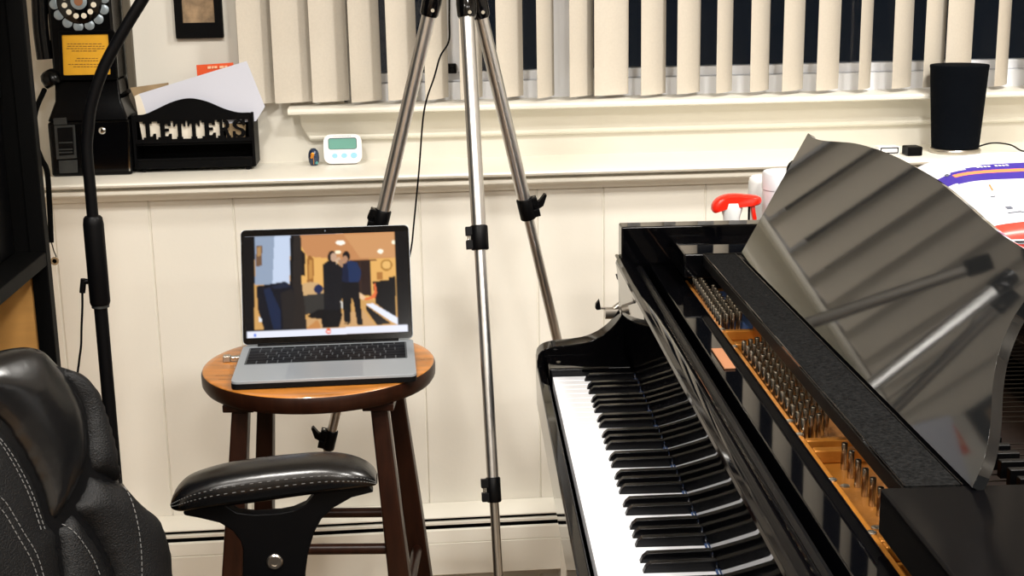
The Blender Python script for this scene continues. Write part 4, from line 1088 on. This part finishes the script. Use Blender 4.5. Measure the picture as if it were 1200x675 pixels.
def stitch(nm, px, parent, r=.0006, dash=.0045, gap=.0025):
    path = smooth_path([(*cpl(*p, PADS[nm][3]+PADS[nm][1]*.7),0) for p in px], 10)
    # resample
    L = [0]
    for i in range(1,len(path)): L.append(L[-1]+(path[i]-path[i-1]).length)
    def at_s(s):
        for i in range(1,len(L)):
            if L[i] >= s: t = (s-L[i-1])/max(1e-9,L[i]-L[i-1]); return path[i-1].lerp(path[i],t)
        return path[-1]
    b = MB(); s = 0
    while s < L[-1]:
        p, q = at_s(s), at_s(min(s+dash, L[-1]))
        b.tube([c3(p.x,p.y,padh(nm,p.x,p.y)+.0006), c3(q.x,q.y,padh(nm,q.x,q.y)+.0006)], r, 5); s += dash+gap
    b.build('stitching', 'thread', parent, world=True)
sh = pad('back_shell', [(-45,432),(-20,416),(0,411),(20,407),(38,406.5),(55,412),(74,430),(98,438),(111,450),(122,475),(132,507),(139,545),(146,564),(164,586),(184,606),(195,635),(199,665),(201,760),(-200,760),(-205,600),(-190,500),(-150,440),(-100,425)], .02, .05, -.06, .05, 'leather_smooth', st=.014)
hd = pad('head_cushion', [(-40,432),(-18,417),(0,411.5),(20,407),(38,406),(55,412),(74,434),(90,458),(99,480),(103,505),(104,532),(99,556),(83,590),(64,612),(57,606),(48,578),(36,550),(18,519),(0,496),(-40,470),(-110,468),(-150,480),(-140,445),(-90,430)], .026, .07, -.046, .04, 'leather_smooth', wr=.0008)
ub = pad('upper_bolster', [(70,428),(86,433),(101,439),(113,452),(124,477),(134,509),(141,546),(146,566),(126,560),(106,552),(101,532),(100,505),(96,480),(86,455)], .018, .03, -.046, .04, 'leather_perf')
lb = pad('lower_bolster', [(105,554),(126,562),(147,568),(166,588),(187,608),(198,637),(202,665),(206,760),(150,760),(142,706),(133,674),(118,640),(101,614),(86,597),(97,575)], .026, .05, -.046, .04, 'leather_perf')
lc = pad('lumbar_cushion', [(66,618),(75,611),(84,600),(100,618),(117,643),(131,677),(140,708),(148,760),(80,760),(75,690),(70,645)], .018, .045, -.044, .04, 'leather_perf')
ll = pad('side_cushion', [(-45,468),(0,502),(17,524),(35,556),(47,584),(56,611),(65,622),(69,648),(73,690),(78,760),(-180,760),(-185,600),(-160,500),(-110,478)], .028, .06, -.046, .04, 'leather_perf')
stitch('upper_bolster', [(79,440),(90,455),(98,478),(102,500)], ub)
stitch('lower_bolster', [(149,570),(153,592),(157,620),(161,650),(164,690)], lb)
stitch('lumbar_cushion', [(78,612),(92,632),(108,658),(120,690)], lc)
stitch('lower_bolster', [(86,600),(101,619),(117,645),(130,675)], lb)
stitch('side_cushion', [(0,514),(16,536),(32,566),(44,596),(52,620)], ll)
stitch('side_cushion', [(-6,512),(11,539),(27,570),(39,600),(46,622)], ll)
stitch('side_cushion', [(-10,580),(2,592),(20,622),(38,652),(50,690)], ll)
stitch('side_cushion', [(-16,592),(-3,600),(14,628),(32,660),(42,690)], ll)
# armrest seen in the picture (chair's left), then the other arm
AY = 1.80
def arm_(dy, nm='armrest'):
    prof = [(197.5,583,600),(200,577,603.5),(206,570,605.5),(216,562,606),(232,555,604),(260,547,601),(300,540.5,596.5),(340,536,590.5),(378,533.5,585),(405,536,580.5),(425,542,578.5),(436,549,577.5),(440.5,555,576),(442,562,572)]
    rings = []; seams = [[], []]
    for k, (x, yt, yb_) in enumerate(prof):
        xb_, _, zb = atY(x, yb_-1.5, AY+.004); _, _, zt = atY(x, yt, AY+.045); e = min(1, .35+.65*math.sin(PI*min(1,max(0,(k+.6)/4.2))/2) if k < 5 else (1 if k < 10 else 1-.14*(k-9)))
        hwy = .042*e; zm = (zt+zb)/2; hz = (zt-zb)/2; rg = []
        for q in range(24):
            a = 2*PI*q/24; cy, sz = math.cos(a), math.sin(a)
            rg.append((xb_, AY+.042+dy+hwy*math.copysign(abs(cy)**.72,cy), zm+hz*math.copysign(abs(sz)**.8,sz)))
        rings.append(rg)
        for w_, an in enumerate((168,182)):
            a = math.radians(an); cy, sz = math.cos(a), math.sin(a)
            seams[w_].append((xb_, AY+.042+dy+hwy*math.copysign(abs(cy)**.72,cy)-.0004, zm+hz*math.copysign(abs(sz)**.8,sz)+hz*.12))
    big = []
    for i in range(24):
        big.append(smooth_path([r[i] for r in rings], 4))
    rr = [[big[i][k] for i in range(24)] for k in range(len(big[0]))]
    am = MB().loft(rr).build('armrest_pad', 'leather_smooth', ch, world=True, angle=70)
    for sm_ in seams:
        pth = smooth_path(sm_, 8); b = MB(); acc_ = 0
        for i in range(3, len(pth)-4, 2): b.tube([pth[i], pth[i].lerp(pth[i+1], .8)], .0006, 5)
        b.build('stitching', 'thread', am, world=True)
    o = [(214,601),(216,604),(232,607),(257,613),(273,623),(282,635),(284.5,645),(284,675),(283,800),(352,800),(357.5,675),(361,649),(368,625),(376.5,609),(390,596),(412,583.5),(438,577),(425,562),(340,564),(300,570),(240,580)]
    hole = [(264,592),(282,586),(310,580),(340,576),(367,574),(368,580),(358,592),(343,598.5),(325,602),(300,603.5),(278,601)]
    b = MB(); b.prism([(atY(x,y,AY+.016)[0],atY(x,y,AY+.016)[2]) for x,y in o], lambda a,z,d:(a,AY+d+dy,z), .016, .036, holes=[[(atY(x,y,AY+.016)[0],atY(x,y,AY+.016)[2]) for x,y in hole]])
    ab = b.build('arm_bracket', 'black_plastic', ch, world=True, bevel=.004, bseg=3)
    p = atY(322, 658, AY+.016)
    b = MB(); b.lathe([(.0115,0),(.0115,.002),(.0095,.004),(.0055,.004),(.0052,.0022),(.001,.0022)], 24, o=(p[0],p[1]+dy-.0003,p[2]), T=RT); b.build('bolt', 'alu_dull', ab, world=True)
arm_(0)
arm_(-.62)
# seat, column, star base and casters (below the picture)
sT = Matrix.Translation(Vector((-.24,1.53,0))) @ Matrix.Rotation(math.radians(-8),4,'Z')
b = MB(); b.prism(rrect(-.25,.27,-.24,.24,.07,5), lambda x,y,d: tuple(sT @ Vector((x,y,d))), .40, .475); b.build('seat', 'leather', ch, world=True, bevel=.03, bseg=4)
b = MB(); b.box(-.2,.2,-.3,.29,.375,.3995, sT); b.build('seat_plate', 'black_metal', ch, world=True, bevel=.004)
b = MB(); b.tube([tuple(sT @ Vector((0,0,.08))), tuple(sT @ Vector((0,0,.375)))], .028, 20); b.build('column', 'black_metal', ch, world=True)
for kk in range(5):
    a = 2*PI*kk/5+.3; e = Vector((.29*math.cos(a),.29*math.sin(a),.075))
    b = MB(); b.tube([tuple(sT @ Vector((0,0,.105))), tuple(sT @ e)], [.03,.017], 12); lg = b.build('base_arm', 'black_plastic', ch, world=True)
    b = MB(); c = sT @ Vector((e.x,e.y,.0275)); T = Matrix.Rotation(a,4,'Z') @ Matrix.Rotation(PI/2,4,'X')
    b.lathe([(.020,-.022),(.027,-.018),(.027,-.004),(.018,-.003),(.018,.003),(.027,.004),(.027,.018),(.020,.022)], 20, o=tuple(c), T=T)
    b.tube([tuple(sT @ Vector((e.x,e.y,.045))), tuple(sT @ Vector((e.x,e.y,.072)))], .006, 8); b.build('caster', 'black_plastic', lg, world=True)
b = MB(); q0 = sT @ Vector((-.2,0,.39))
b.tube(smooth_path([tuple(q0), tuple(q0+Vector((-.1,0,.02))), c3(-.02,-.28,-.13), c3(-.02,-.15,-.125)],6), .02, 14); b.build('back_support', 'black_metal', ch, world=True)
